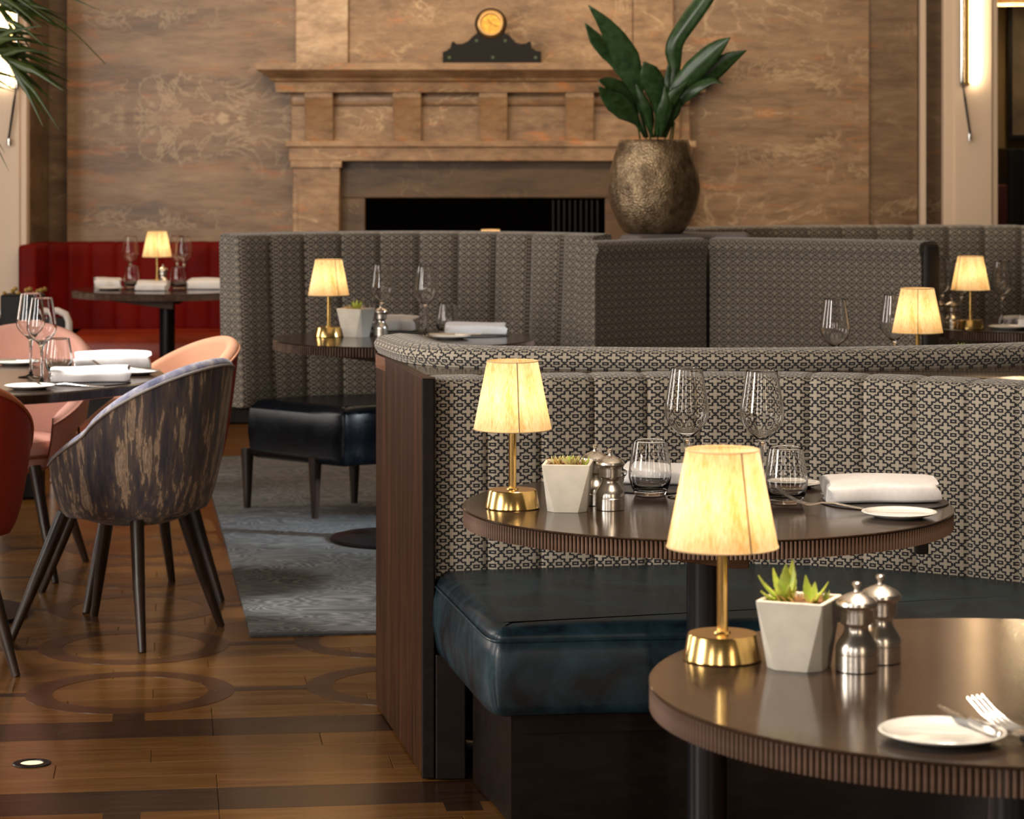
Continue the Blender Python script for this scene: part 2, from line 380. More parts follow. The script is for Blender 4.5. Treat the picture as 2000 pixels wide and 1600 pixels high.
class Path:
    """smooth plan curve; at(s) gives point and the normal towards the camera side"""
    def __init__(s, pts, dens=24, smooth=True):
        P = [Vector(p) for p in pts]; q = []
        if smooth and len(P) > 2:
            E = [2*P[0]-P[1]]+P+[2*P[-1]-P[-2]]
            for i in range(1, len(E)-2):
                for k in range(dens):
                    t = k/dens; a, b, c, d = E[i-1:i+3]
                    q.append(.5*((2*b)+(c-a)*t+(2*a-5*b+4*c-d)*t*t+(3*b-a-3*c+d)*t**3))
            q.append(P[-1])
        else: q = P
        s.p = q; s.s = [0]
        for a, b in zip(q, q[1:]): s.s.append(s.s[-1]+(b-a).length)
        s.len = s.s[-1]
    def pt(s, u):
        u = max(0, min(s.len, u)); lo, hi = 0, len(s.s)-1
        while hi-lo > 1:
            mid = (lo+hi)//2
            if s.s[mid] <= u: lo = mid
            else: hi = mid
        t = (u-s.s[lo])/max(1e-9, s.s[hi]-s.s[lo]); return s.p[lo].lerp(s.p[hi], t)
    def at(s, u):
        e = .01; a = s.pt(u-e); b = s.pt(u+e); t = (b-a).normalized(); return s.pt(u), Vector((t.y, -t.x))
    def off(s, u, o):
        p, n = s.at(u); return p+n*o
def arc(cx, cy, r, a0, a1, n=24): return [(cx+r*math.cos(R(a0+(a1-a0)*k/n)), cy+r*math.sin(R(a0+(a1-a0)*k/n))) for k in range(n+1)]
def sweep(path, u0, u1, n, prof, mb=None, uoff=0):
    """closed profile of (offset towards camera, z) along the path"""
    mb = mb or MB(); k = len(prof); L = [0]
    for a, b in zip(prof, prof[1:]): L.append(L[-1]+math.hypot(b[0]-a[0], b[1]-a[1]))
    vs = []; uv = []
    for i in range(n+1):
        u = u0+(u1-u0)*i/n; p, nn = path.at(u)
        for j, (o, z) in enumerate(prof): q = p+nn*o; vs.append((q.x, q.y, z)); uv.append((u+uoff, L[j]))
    fs = [(i*k+j, (i+1)*k+j, (i+1)*k+(j+1) % k, i*k+(j+1) % k) for i in range(n) for j in range(k)]
    mb.add(vs, fs, uv)
    for i in (0, n): mb.add(vs[i*k:(i+1)*k], [tuple(range(k))], [(o+.01, z) for o, z in prof])
    return mb
def channel(path, u0, u1, z0, z1, th, bulge, lean=0., cols=16):
    """one upholstered channel of a back: face at offset 0, body behind it"""
    r = .014; zs = [(-th, z0), (-.01, z0), (0, z0+r)] + [(0, z0+r+(z1-z0-2*r)*k/8) for k in range(1, 8)] + [(0, z1-r), (-.008, z1-r*.4), (-.022, z1-.004), (-.045, z1), (-th, z1)]
    mb = MB(); vs = []; uv = []; k = len(zs)
    for i in range(cols+1):
        t = i/cols; u = u0+(u1-u0)*t; p, n = path.at(u); e = 1-abs(2*t-1)**(7 if bulge < .012 else 4.5)
        for o, z in zs:
            f = 1. if o > -th+1e-6 else 0.
            q = p+n*(o+f*(bulge*e-.004)-lean*(z-z0)); vs.append((q.x, q.y, z - (1-e)*.003*(z > z1-.03))); uv.append((u, z+(-o if z > z1-.01 else 0)))
    fs = [(i*k+j, (i+1)*k+j, (i+1)*k+(j+1) % k, i*k+(j+1) % k) for i in range(cols) for j in range(k)]
    mb.add(vs, fs, uv)
    for i in (0, cols): mb.add(vs[i*k:(i+1)*k], [tuple(range(k))], [(o+.01, z) for o, z in zs])
    return mb
def rounded(poly, rad):
    """polygon with each corner rounded by rad[i]"""
    n = len(poly); out = []
    for i, p in enumerate(poly):
        p = Vector(p); a = Vector(poly[i-1]); b = Vector(poly[(i+1) % n]); r = rad[i] if isinstance(rad, (list, tuple)) else rad
        if r <= 0: out.append(p); continue
        ra = min(r, (a-p).length*.45); rb = min(r, (b-p).length*.45)
        A = p+(a-p).normalized()*ra; B = p+(b-p).normalized()*rb
        for k in range(7): t = k/6; out.append(A*(1-t)**2+p*2*t*(1-t)+B*t*t)
    return out
def inset(poly, d):
    n = len(poly); area_ = sum(poly[i-1].x*poly[i].y-poly[i].x*poly[i-1].y for i in range(n)); sg = 1 if area_ > 0 else -1; out = []
    for i in range(n):
        a, p, b = poly[i-1], poly[i], poly[(i+1) % n]
        e1 = (p-a); e2 = (b-p)
        if e1.length < 1e-7: e1 = e2
        if e2.length < 1e-7: e2 = e1
        n1 = Vector((-e1.y, e1.x)).normalized(); n2 = Vector((-e2.y, e2.x)).normalized(); m = n1+n2
        if m.length < 1e-6: m = n1
        m = m.normalized(); c = max(.4, m.dot(n1)); out.append(p+m*(sg*d/c))
    return out
def slab(poly, rings, mb=None):
    """stack of (inset, z) rings over a plan polygon"""
    mb = mb or MB(); n = len(poly); vs = []; fs = []
    for d, z in rings: vs += [(p.x, p.y, z) for p in (inset(poly, d) if abs(d) > 1e-9 else poly)]
    for i in range(len(rings)-1):
        for k in range(n): fs.append((i*n+k, i*n+(k+1) % n, (i+1)*n+(k+1) % n, (i+1)*n+k))
    fs += [tuple(range(n-1, -1, -1)), tuple((len(rings)-1)*n+k for k in range(n))]
    return mb.add(vs, fs)
def prism_y(pts, y0, y1):
    """outline in x,z extruded along y"""
    n = len(pts); return MB().add([(x, y0, z) for x, z in pts]+[(x, y1, z) for x, z in pts], [tuple(range(n)), tuple(range(2*n-1, n-1, -1))]+[(k, k+n, (k+1) % n+n, (k+1) % n) for k in range(n)])
def bevel(me, r=.003, seg=2, ang=30):
    bm = bmesh.new(); bm.from_mesh(me); bmesh.ops.remove_doubles(bm, verts=bm.verts, dist=1e-6)
    ed = [e for e in bm.edges if len(e.link_faces) == 2 and e.calc_face_angle(0) > R(ang)]
    bmesh.ops.bevel(bm, geom=ed, offset=r, segments=seg, affect='EDGES', profile=.5); bm.to_mesh(me); bm.free()
    me.polygons.foreach_set('use_smooth', [True]*len(me.polygons)); me.set_sharp_from_angle(angle=R(50 if r >= .011 else 18)); return me

# ================================================================== SETTING
# floor: oak boards with darker bands and ring inlays, turned 7.4 degrees to the view
FA = R(7.4)
floor = struct(obj('floor', box(-6, 6, -2, 20, -.25, -.006).mesh('floor', 'oak_plank', False)))
FO = Vector((-1.013, 7.0))
frame = {'parent': floor}
def fl(a, b): return (FO.x+a*math.cos(FA)-b*math.sin(FA), FO.y+a*math.sin(FA)+b*math.cos(FA))
def plank_mesh(L, W, mat):
    return bevel(box(-L/2, L/2, -W/2, W/2, -.012, 0).mesh('plank', mat, False), .0012, 1)
pm = {}
def plank(a0, a1, b0, b1, mat):
    L = a1-a0-.0012; W = b1-b0-.0012; key = (round(L, 3), round(W, 4), mat)
    if key not in pm: pm[key] = plank_mesh(L, W, mat)
    x, y = fl((a0+a1)/2, (b0+b1)/2); return obj('plank', pm[key], floor, (x, y, 0), (0, 0, FA))
A0, A1 = -1.35, 1.75
def rows(b0, b1, n, lens, mat):
    for i in range(n):
        w_ = (b1-b0)/n; a = A0-[.0, .37, .15, .52, .26][i % 5]
        while a < A1: plank(a, a+lens, b0+i*w_, b0+(i+1)*w_, mat); a += lens
rows(-1.09, -.555, 4, .78, 'oak_plank'); rows(-.355, 3.245, 27, .78, 'oak_plank'); rows(-2.03, -1.29, 6, .78, 'oak_plank')
rows(-.555, -.355, 1, 1.56, 'dark_plank'); rows(-1.29, -1.09, 1, 1.56, 'dark_plank')
ring_me = lathe([(.275, .0), (.275, .0008), (.205, .0008), (.205, .0)], 64).mesh('ring', 'brown_inlay', True, 30)
barx = box(-.095, .095, -.022, .022, 0, .0007).mesh('bar', 'dark_plank', False); bary = box(-.04, .04, -.04, .04, 0, .0007).mesh('bar', 'dark_plank', False)
for j in range(0, 5):
    for i in range(-1, 3):
        x, y = fl(i*.74, j*.655); obj('ring_inlay', ring_me, floor, (x, y, 0), (0, 0, FA))
        x, y = fl(i*.74+.37, j*.655); obj('bar_inlay', barx, floor, (x, y, 0), (0, 0, FA))
for i in range(-1, 3):
    for b in (-.315, -1.33):
        x, y = fl(i*.74, b); obj('bar_inlay', bary, floor, (x, y, 0), (0, 0, FA))
# back wall
def panel(name, x0, x1, y0, y1, z0, z1, mat, parent=None): return obj(name, box(x0, x1, y0, y1, z0, z1).mesh(name, mat, False), parent)
wall = struct(panel('wall_back', -6, 2.69, 15.12, 15.35, 0, 4.2, 'marble_shaded'))
panel('marble_panel', -2.53, .16, 15.0, 15.12, 0, 4.2, 'marble', wall)
panel('marble_panel', .161, 2.03, 15.0, 15.12, 0, 4.2, 'marble_right', wall)
panel('marble_panel', 2.031, 2.31, 15.025, 15.12, 0, 4.2, 'marble_shaded', wall)
struct(panel('trim_1', 2.318, 2.350, 14.97, 15.12, 0, 4.2, 'cream'))
def pilaster(name, x0, x1, y0, y1, lip):
    p = struct(obj(name, rbox(x0, x1, y0, y0+.09, 0, 4.2, .006, 2, 'cream')))
    obj('pilaster_core', rbox(x0+.06, x1-.06, y0+.085, y1, 0, 4.2, .006, 2, 'marble_shaded'), p)
    obj('pilaster_panel', rbox(x0+lip, x1-.035, y0-.018, y0+.01, 0, 4.2, .006, 2, 'cream'), p)
    return p
pilaster('trim_2', 2.40, 2.70, 14.65, 15.15, .055)
pilaster('trim_3', -2.93, -2.595, 14.1, 15.12, .17)
struct(panel('trim_4', -2.76, -2.70, 15.06, 15.12, 0, 4.2, 'cream'))
struct(panel('wall_right', 2.70, 7, 17.4, 17.6, 0, 4.2, 'ochre_wall'))
struct(panel('ceiling', -6, 7, 9.5, 18, 4.2, 4.4, 'cream'))

# ================================================================== FIREPLACE (centre x=-.12)
fp = thing('fireplace_surround', 'carved brown marble fireplace surround with corbelled mantel shelf', 'fireplace', (-.12, 15.0, 0))
def fpart(name, x0, x1, y0, y1, z0, z1, mat='stone', r=.006, parent=None): return obj(name, rbox(x0, x1, y0, y1, z0, z1, r, 2, mat), parent or fp)
S = 14.75/5150.
def zz(py): return 1.43-(py-300)*S
def xx(px): return (px-1000)*S+.12
# mantel shelf: swept cornice profile with mitred returns
prof = [(0, zz(180)), (.055, zz(180)), (.062, zz(161)), (.080, zz(158)), (.086, zz(153)), (.115, zz(147)), (.150, zz(139)), (.158, zz(137)), (.158, zz(124)), (0, zz(124))]
def cornice(hw, depth0, prof):
    mb = MB(); k = len(prof); vs = []
    for i in range(4):
        for o, z in prof:
            x = (-1 if i < 2 else 1)*(hw+o); y = 0 if i in (0, 3) else -(depth0+o); vs.append((x, y, z))
    fs = [(i*k+j, i*k+(j+1) % k, (i+1)*k+(j+1) % k, (i+1)*k+j) for i in range(3) for j in range(k)]
    fs += [tuple(range(k)), tuple(3*k+j for j in range(k-1, -1, -1))]
    return mb.add(vs, fs)
HW = 1.145
obj('mantel_shelf', cornice(HW, .20, prof).mesh('mantel_shelf', 'stone', True, 30), fp)
fpart('frieze', -HW+.02, HW-.02, -.14, 0, zz(280), zz(176))
cor = prism_y([(-.079, zz(276)), (.079, zz(276)), (.079, zz(182)), (-.079, zz(182))], -.235, -.14)
def corbel_me():
    pr = [(0, zz(276)), (.050, zz(276)), (.055, zz(262)), (.062, zz(235)), (.085, zz(208)), (.105, zz(190)), (.105, zz(180)), (0, zz(180))]
    n = len(pr); return bevel(MB().add([(-.079, -.14-o, z) for o, z in pr]+[(.079, -.14-o, z) for o, z in pr], [tuple(range(n)), tuple(range(2*n-1, n-1, -1))]+[(k, k+n, (k+1) % n+n, (k+1) % n) for k in range(n)]).mesh('corbel', 'stone', False), .004)
cme = corbel_me()
for px in (622, 794.5, 963.5, 1132.5, 1301.5): obj('corbel', cme, fp, (xx(px), 0, 0))
fpart('frieze_moulding', -HW+.02, HW-.02, -.165, -.13, zz(206), zz(180), 'stone', .012)
fpart('lower_moulding', -HW-.01, HW+.01, -.205, 0, zz(288), zz(275), 'stone', .008)
fpart('architrave', -HW+.01, HW-.01, -.19, 0, zz(315), zz(287))
for sgn in (-1, 1):
    x0, x1 = (-HW+.03, xx(662)) if sgn < 0 else (xx(1240), HW-.03)
    j = fpart('jamb', x0, x1, -.17, 0, 0, zz(315))
    fpart('jamb_capital', x0-.012, x1+.012, -.19, -.05, zz(328), zz(314), 'stone', .005, j)
    fpart('jamb_panel', x0+.03, x1-.004, -.18, -.05, 0, zz(366), 'stone', .005, j)
fpart('lintel_slip', xx(655), xx(1245), -.06, 0, zz(388), zz(313), 'stone_dark')
for x0, x1 in ((xx(655), xx(710)), (xx(1184), xx(1245))): fpart('side_slip', x0, x1, -.06, 0, 0, zz(388), 'stone_dark')
fpart('firebox', xx(708), xx(1186), -.025, -.002, 0, zz(386), 'firebox_shade', .002)
for k in range(9): fpart('fire_bar', xx(1080+k*11), xx(1083+k*11), -.04, -.03, .3, zz(392), 'black_metal', .001)
# overmantel slabs standing on the shelf
fpart('overmantel_panel', xx(676), xx(1240), -.04, 0, zz(124), 4.15, 'stone')
for x0, x1 in ((xx(572), xx(676)), (xx(1240), xx(1320))): fpart('overmantel_pilaster', x0, x1, -.065, 0, zz(124), 4.15, 'stone_pale' if x0 < 0 else 'stone')
# mantel clock
ck = thing('mantel_clock', 'black slate mantel clock with round gilt dial on the marble shelf', 'clock', (-.118, 14.77, zz(124)))
cs = 14.75/5150.
def co(p): return [((x-960)*cs, (118-y)*cs) for x, y in p]
base = [(866, 118), (1058, 118), (1058, 95), (1046, 93), (1044, 89), (878, 89), (874, 93), (866, 96)]
obj('clock_base', bevel(prism_y(co(base), -.05, .05).mesh('clock_base', 'black_paint', False), .003), ck)
body = [(880, 90), (1040, 90), (1038, 76), (1034, 75), (1029, 79), (1018, 80), (1008, 77), (1000, 68), (994, 62), (985, 58), (960, 56), (934, 58), (926, 64), (916, 74), (904, 80), (892, 80), (888, 75), (884, 76)]
obj('clock_body', bevel(prism_y(co(body), -.04, .04).mesh('clock_body', 'black_paint', False), .002), ck)
drum = obj('clock_drum', lathe([(0, -.035), (.088, -.035), (.089, .035), (.083, .042), (.083, .044), (0, .044)], 40).mesh('clock_drum', 'black_paint'), ck, (0, 0, 77*cs), (PI/2, 0, 0))
obj('bezel', lathe([(.053, .044), (.056, .052), (.066, .054), (.080, .047), (.082, .043)], 40).mesh('bezel', 'bezel'), drum)
obj('dial', lathe([(0, .046), (.054, .046), (.054, .043), (0, .043)], 40).mesh('dial', 'gold_dial'), drum)
for a, L in ((R(35), .03), (R(250), .042)): obj('clock_hand', box(-.002, .002, 0, L, .0462, .0472).mesh('clock_hand', 'black_paint', False), drum, None, (0, 0, a))
stud = lathe([(0, .006), (.006, .004), (.009, 0), (0, 0)], 16).mesh('stud', 'green_stone')
for px, py, d in ((879, 107, .05), (964, 107, .05), (1047, 107, .05), (932, 74, .04), (988, 74, .04)): obj('stud', stud, ck, ((px-960)*cs, -d, (118-py)*cs), (PI/2, 0, 0))

# ================================================================== SCONCES
def sconce(label, x, y, sgn, top, bot):
    s = thing('wall_sconce', label, 'sconce', (x, y, bot))
    obj('back_plate', rbox(-.014, .022, -.020, 0, 0, top-bot, .003, 2, 'brass'), s)
    obj('glass_rod', lathe([(0, 0), (.011, .004), (.014, .03), (.014, top-bot-.03), (.011, top-bot), (0, top-bot)], 20).mesh('glass_rod', 'chrome'), s, (-sgn*.022, -.03, -.01))
    obj('led_strip', box(-.004, .004, -.012, -.004, .01, top-bot-.01).mesh('led_strip', 'led', False), s, (sgn*.030, 0, 0))
    obj('cord_rod', tube([(-sgn*.018, -.03, 0), (-sgn*.006, -.032, -.08), (sgn*.022, -.03, -.27)], [.004, .007, .006], 8).mesh('cord_rod', 'black_metal'), s)
    obj('cord_end', lathe([(0, -.04), (.011, -.036), (.012, .0), (0, .004)], 14).mesh('cord_end', 'chrome'), s, (sgn*.020, -.03, -.27))
    l = bpy.data.lights.new('sconce_light', 'AREA'); l.shape = 'RECTANGLE'; l.size = .03; l.size_y = top-bot-.03; l.energy = 4.5 if sgn > 0 else 3; l.color = (1, .76, .46)
    lo = bpy.data.objects.new('sconce_light', l); COL.objects.link(lo); lo.parent = s; lo.location = (sgn*.045, -.045, (top-bot)/2); lo.rotation_euler = (PI/2, 0, 0)
    return s
sconce('slim brass wall sconce on the cream pilaster right of the marble wall', 2.515, 14.632, 1, 2.9, 1.43+134*14.6/5150)
sconce('slim brass wall sconce behind the palm on the left cream pilaster', -2.660, 14.082, -1, 2.9, 1.43+128*14.05/5150)

# ================================================================== BOOTHS
TOPZ = .915
# --- near banquette: concave back facing the camera
nb = thing('curved_banquette', 'curved banquette with patterned channelled back and dark teal leather seat', 'banquette')
NP = Path([(-.178, 6.045), (.02, 6.09), (.21, 6.125), (.45, 6.16), (.62, 6.15), (.80, 6.10), (.98, 6.01), (1.14, 5.89), (1.30, 5.71), (1.42, 5.50), (1.50, 5.25)])
cw = .126; nchan = int(NP.len/cw)
for k in range(nchan):
    obj('back_channel', channel(NP, k*cw, (k+1)*cw, .44, TOPZ, .09, .010).mesh('back_channel', 'fabric', True, 60), nb)
seat_back = [NP.off(NP.len*k/30, -.03) for k in range(31)]
front = Path([(1.08, 4.98), (1.06, 5.14), (.98, 5.28), (.84, 5.37), (.62, 5.40), (.40, 5.385), (.18, 5.365), (-.045, 5.335)])
fr = [front.pt(front.len*k/24) for k in range(25)]
sp_ = seat_back+fr
rads = [0]*len(sp_); rads[-1] = .095
poly = rounded(sp_, rads)
rings = [(.02, .285), (.004, .292), (0, .31), (-.008, .36), (-.006, .41), (0, .437), (.004, .441), (.002, .445), (.006, .455), (.02, .466), (.034, .472), (.041, .473), (.046, .473)]
seat = obj('seat_cushion', slab(poly, rings).mesh('seat_cushion', 'teal_leather', True, 75), nb)
pi_ = inset(poly, -.0005); n0 = 30
obj('piping', tube([(p.x, p.y, .441) for p in pi_[31:]+pi_[:1]], .0028, 6).mesh('piping', 'teal_leather'), seat)
pl = rounded(sp_, [0]*len(sp_)); pl[0] = Vector((-.20, 6.02)); 
obj('plinth', slab(inset(pl, .10), [(0, 0.005), (0, .285)]).mesh('plinth', 'dark_wood', True, 20), nb)
obj('plinth_fascia', slab(inset(pl, .085), [(0, .235), (0, .287)]).mesh('plinth_fascia', 'dark_wood', True, 20), nb)
# wooden end and ledge
BP = Path([(-.340, 6.80), (-.262, 6.50), (-.165, 6.37), (-.06, 6.325), (.08, 6.30), (.25, 6.275), (.51, 6.255), (.84, 6.29), (1.26, 6.43), (1.62, 6.66)])
pa, pb = Vector((-.204, 6.035)), Vector((-.352, 6.82)); ddir = (pb-pa).normalized(); nrm = Vector((-ddir.y, ddir.x))
if nrm.x > 0: nrm = -nrm
def wallseg(a, b, th, z0, z1, side, mat, name, parent, r=.003):
    d = (b-a).normalized(); n = Vector((-d.y, d.x))*side; q = [a, b, b+n*th, a+n*th]
    return obj(name, bevel(slab(q, [(0, z0), (0, z1)]).mesh(name, mat, False), r), parent)
wallseg(pa, pb, .024, .004, TOPZ+.001, 1 if Vector((-ddir.y, ddir.x)).x > 0 else -1, 'panel_wood', 'end_panel', nb)
obj('end_stile', rbox(-.206, -.176, 6.012, 6.06, .004, TOPZ+.002, .003, 2, 'dark_wood'), nb)
obj('end_stile', rbox(-.174, -.105, 6.004, 6.05, .004, .288, .003, 2, 'dark_wood'), nb)
lp = [NP.off(NP.len*k/30, -.088) for k in range(31) if NP.off(NP.len*k/30, -.088).x < 1.45]
lq = [BP.off(BP.len*k/30, .012) for k in range(31)]
lq = [q for q in lq if q.x < 1.5][::-1]
obj('ledge', slab([pa+Vector((.012, .02))]+lp+[Vector((1.55, 6.2))]+lq, [(0, .880), (0, TOPZ-.003), (.003, TOPZ)]).mesh('ledge', 'ledge_wood', True, 30), nb)
# --- rear banquette facing away (its rolled back shows over the ledge)
rb = thing('rolled_back_banquette', 'banquette facing away with patterned rolled top edge above the wooden ledge', 'banquette')
rp = [(.0, .02), (.0, .60), (.0, .91), (.006, .918), (.014, .930), (.016, .942), (.008, .955), (-.012, .962), (-.05, .966), (-.10, .962), (-.122, .945), (-.125, .90), (-.115, .42), (-.115, .02)]
obj('outer_back', sweep(BP, 0, BP.len, 48, rp).mesh('outer_back', 'fabric', True, 50), rb)
bs = [BP.off(BP.len*(.12+.80*k/20), -.13) for k in range(21)]; bs2 = [BP.off(BP.len*(.12+.80*k/20), -.62) for k in range(21)][::-1]
obj('seat_cushion', slab(bs+bs2, [(.01, .29), (0, .31), (0, .44), (.02, .46), (.06, .47)]).mesh('seat_cushion', 'black_leather', True, 60), rb)
obj('plinth', slab(inset(bs+bs2, .06), [(0, .004), (0, .29)]).mesh('plinth', 'dark_wood', True, 20), rb)
# --- middle banquette with table three
mbq = thing('channelled_banquette', 'tall grey patterned banquette with channelled curved back and black leather seat on legs', 'banquette')
CC = (-.40, 9.88); CR = .92
aL, aR_ = 139.0, 38.5
CP = Path(arc(CC[0], CC[1], CR-.04, aL, aR_, 40), smooth=False)
nC = 10
for k in range(nC):
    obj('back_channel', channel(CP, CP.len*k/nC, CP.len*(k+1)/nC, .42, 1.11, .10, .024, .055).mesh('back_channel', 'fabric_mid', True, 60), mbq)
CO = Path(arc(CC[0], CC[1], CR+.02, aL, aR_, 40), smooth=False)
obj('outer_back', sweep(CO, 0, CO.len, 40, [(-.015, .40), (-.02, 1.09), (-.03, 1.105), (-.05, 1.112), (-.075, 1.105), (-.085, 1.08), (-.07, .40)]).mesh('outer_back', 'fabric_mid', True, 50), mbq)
cin = [Vector(p) for p in arc(CC[0], CC[1], CR-.06, aL-1, aR_, 30)]; cfr = [Vector(p) for p in arc(CC[0], CC[1], .34, aR_, aL-2, 20)]
cp = cin+cfr; rr = [0]*len(cp); rr[-1] = .09
obj('seat_cushion', slab(rounded(cp, rr), [(.02, .225), (.004, .235), (0, .26), (-.006, .33), (0, .42), (.004, .43), (.02, .448), (.034, .455), (.041, .456), (.046, .456)]).mesh('seat_cushion', 'black_leather', True, 75), mbq)
legm = lathe([(0, .0), (.014, .0), (.026, .22), (.026, .24), (0, .24)], 16).mesh('leg', 'leg_wood')
for x, y in ((-1.06, 10.56), (-.765, 10.24), (-.64, 10.70), (-.12, 10.25), (.10, 10.45)): obj('leg', legm, mbq, (x, y, .012 if x < 0 else 0))
# --- plain upholstered return beside it and outer back of the right booth
rt = thing('upholstered_partition', 'dark upholstered partition with rolled top under the bronze plant pot', 'partition')
RP = Path([(.322, 10.24), (.54, 10.45), (.785, 10.66)], smooth=False)
rprof = [(0, .004), (0, .985), (.004, 1.03), (.016, 1.045), (.018, 1.062), (.008, 1.080), (-.02, 1.088), (-.10, 1.090), (-.14, 1.08), (-.16, 1.05), (-.16, .004)]
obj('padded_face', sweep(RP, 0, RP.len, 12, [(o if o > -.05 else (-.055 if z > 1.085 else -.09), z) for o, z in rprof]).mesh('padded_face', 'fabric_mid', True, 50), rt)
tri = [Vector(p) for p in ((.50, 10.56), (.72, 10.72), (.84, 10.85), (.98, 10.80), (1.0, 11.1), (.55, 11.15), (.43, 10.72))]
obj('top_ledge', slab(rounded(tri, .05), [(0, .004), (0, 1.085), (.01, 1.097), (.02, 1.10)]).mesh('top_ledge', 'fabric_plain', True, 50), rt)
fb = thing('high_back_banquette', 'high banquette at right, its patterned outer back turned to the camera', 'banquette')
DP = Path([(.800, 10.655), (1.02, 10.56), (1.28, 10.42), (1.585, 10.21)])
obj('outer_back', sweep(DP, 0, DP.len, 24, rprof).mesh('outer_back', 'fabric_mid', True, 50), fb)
endp = DP.pt(DP.len); 
wallseg(Vector((1.588, 10.205)), Vector((1.655, 10.30)), .02, .004, 1.075, -1, 'end_pad_cloth', 'end_pad', fb, .012)
FP = Path([(.80, 11.18), (1.0, 11.38), (1.3, 11.52), (1.7, 11.58), (2.1, 11.56), (2.45, 11.46), (2.7, 11.3)])
nF = int(FP.len/.155)
for k in range(nF):
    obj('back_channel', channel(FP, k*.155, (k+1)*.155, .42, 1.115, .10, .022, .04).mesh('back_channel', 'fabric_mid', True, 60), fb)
FS = [FP.off(FP.len*k/20, -.02) for k in range(6, 21)]; FS2 = [FP.off(FP.len*k/20, .50) for k in range(6, 21)][::-1]
obj('seat_cushion', slab(FS+FS2[2:-2], [(.02, .25), (0, .28), (0, .42), (.02, .45), (.06, .46)]).mesh('seat_cushion', 'black_leather', True, 60), fb)
obj('plinth', slab(inset(FS+FS2[2:-2], .06), [(0, .004), (0, .25)]).mesh('plinth', 'dark_wood', True, 20), fb)
# --- red booth by the wall
rd = thing('red_banquette', 'red leather banquette with channelled back along the marble wall', 'banquette')
RDP = Path([(-2.52, 14.34), (-2.36, 14.46), (-2.1, 14.50), (-1.6, 14.50), (-1.0, 14.50)])
nR = int(RDP.len/.128)
for k in range(nR):
    obj('back_channel', channel(RDP, k*.128, (k+1)*.128, .42, .945, .09, .012).mesh('back_channel', 'red_leather', True, 60), rd)
obj('end_pad', rbox(-2.62, -2.52, 13.98, 14.6, .004, .945, .02, 3, 'red_leather'), rd)
rs = [Vector(p) for p in ((-2.44, 14.5), (-2.40, 13.92), (-.95, 13.92), (-.95, 14.52))]
obj('seat_cushion', slab(rounded(rs, [.02, .09, .03, .02]), [(.02, .25), (0, .27), (0, .42), (.012, .447), (.035, .463), (.08, .47)]).mesh('seat_cushion', 'orange_leather', True, 60), rd)
obj('plinth', slab(inset(rs, .06), [(0, .004), (0, .25)]).mesh('plinth', 'dark_wood', True, 20), rd)

# ================================================================== TABLES
TZ = .74
def lathe_me(prof, name, mat, n=64, sharp=35): return lathe(prof, n).mesh(name, mat, True, sharp)
TR = .482
top_me = lathe_me([(0, TZ-.036), (TR-.0085, TZ-.036), (TR-.0085, TZ-.034), (TR-.0085, TZ-.0045), (TR-.0025, TZ-.0035), (TR-.0015, TZ-.0015), (TR-.003, TZ), (TR-.02, TZ), (0, TZ)], 'tabletop', 'table_top', 128, 30)
pole_me = lathe_me([(.040, .02), (.040, TZ-.045), (0, TZ-.045)], 'pole', 'black_metal', 32)
foot_me = lathe_me([(0, .0), (.268, .0), (.272, .006), (.265, .012), (.12, .020), (.06, .03), (.041, .05), (0, .05)], 'foot_disc', 'black_metal', 64)
hub_me = lathe_me([(0, TZ-.075), (.07, TZ-.075), (.10, TZ-.045), (.10, TZ-.036), (0, TZ-.036)], 'hub', 'black_metal', 32)
rq = [(-.0028, .003), (-.0026, -.0022), (-.0008, -.0038), (.0008, -.0038), (.0026, -.0022), (.0028, .003)]
reed_me = MB().add([(x, y, -.0165) for x, y in rq]+[(x, y, .0145) for x, y in rq], [(k, k+1, k+7, k+6) for k in range(5)]+[(5, 4, 3, 2, 1, 0), (6, 7, 8, 9, 10, 11)]).mesh('reed', 'reed', True, 40)
NREED = 356
def joined_reeds(angs):
    mb = MB()
    for a in angs:
        c, s = math.cos(a), math.sin(a); rr_ = TR-.0062
        loc = [((x*-s)+(rr_-y)*c, (x*c)+(rr_-y)*s) for x, y in rq]
        mb.add([(x, y, TZ-.0355) for x, y in loc]+[(x, y, TZ-.0045) for x, y in loc], [(k, k+1, k+7, k+6) for k in range(5)]+[(5, 4, 3, 2, 1, 0), (6, 7, 8, 9, 10, 11)])
    return mb.mesh('reeding', 'reed', True, 40)
bracket_me = bevel(prism_y([(-.26, TZ-.037), (.06, TZ-.037), (.06, TZ-.088), (.03, TZ-.088), (-.25, TZ-.046)], -.03, .03).mesh('bracket', 'bracket_wood', False), .003)
clip_me = bevel(box(-.012, .012, -.015, .015, TZ-.075, TZ-.036).mesh('clip', 'black_metal', False), .003)
def round_table(label, x, y, reeds, z0=0., group=None):
    t = thing('round_table', label, 'table', (x, y, z0), 0, group)
    top = obj('tabletop', top_me, t)
    if reeds:
        ang = sorted([2*PI*k/NREED for k in range(NREED)], key=lambda a: abs((a+PI/2+PI) % (2*PI)-PI))
        for a in ang[:298]:
            obj('reed', reed_me, top, ((TR-.0062)*math.cos(a), (TR-.0062)*math.sin(a), TZ-.0192), (0, 0, a+PI/2))
        g = obj('reeding', joined_reeds(ang[298:]), top)
    else: g = obj('reeding', joined_reeds([2*PI*k/260 for k in range(260)]), top)
    g['kind'] = 'stuff'
    obj('hub', hub_me, t); obj('pole', pole_me, t); obj('foot_disc', foot_me, t)
    b = obj('bracket', bracket_me, t, (0, -.22, 0), (0, 0, R(4))); obj('bracket', bracket_me, t, (0, .22, 0), (0, 0, R(184)))
    obj('clip', clip_me, t, (.40, -.14, 0))
    return t
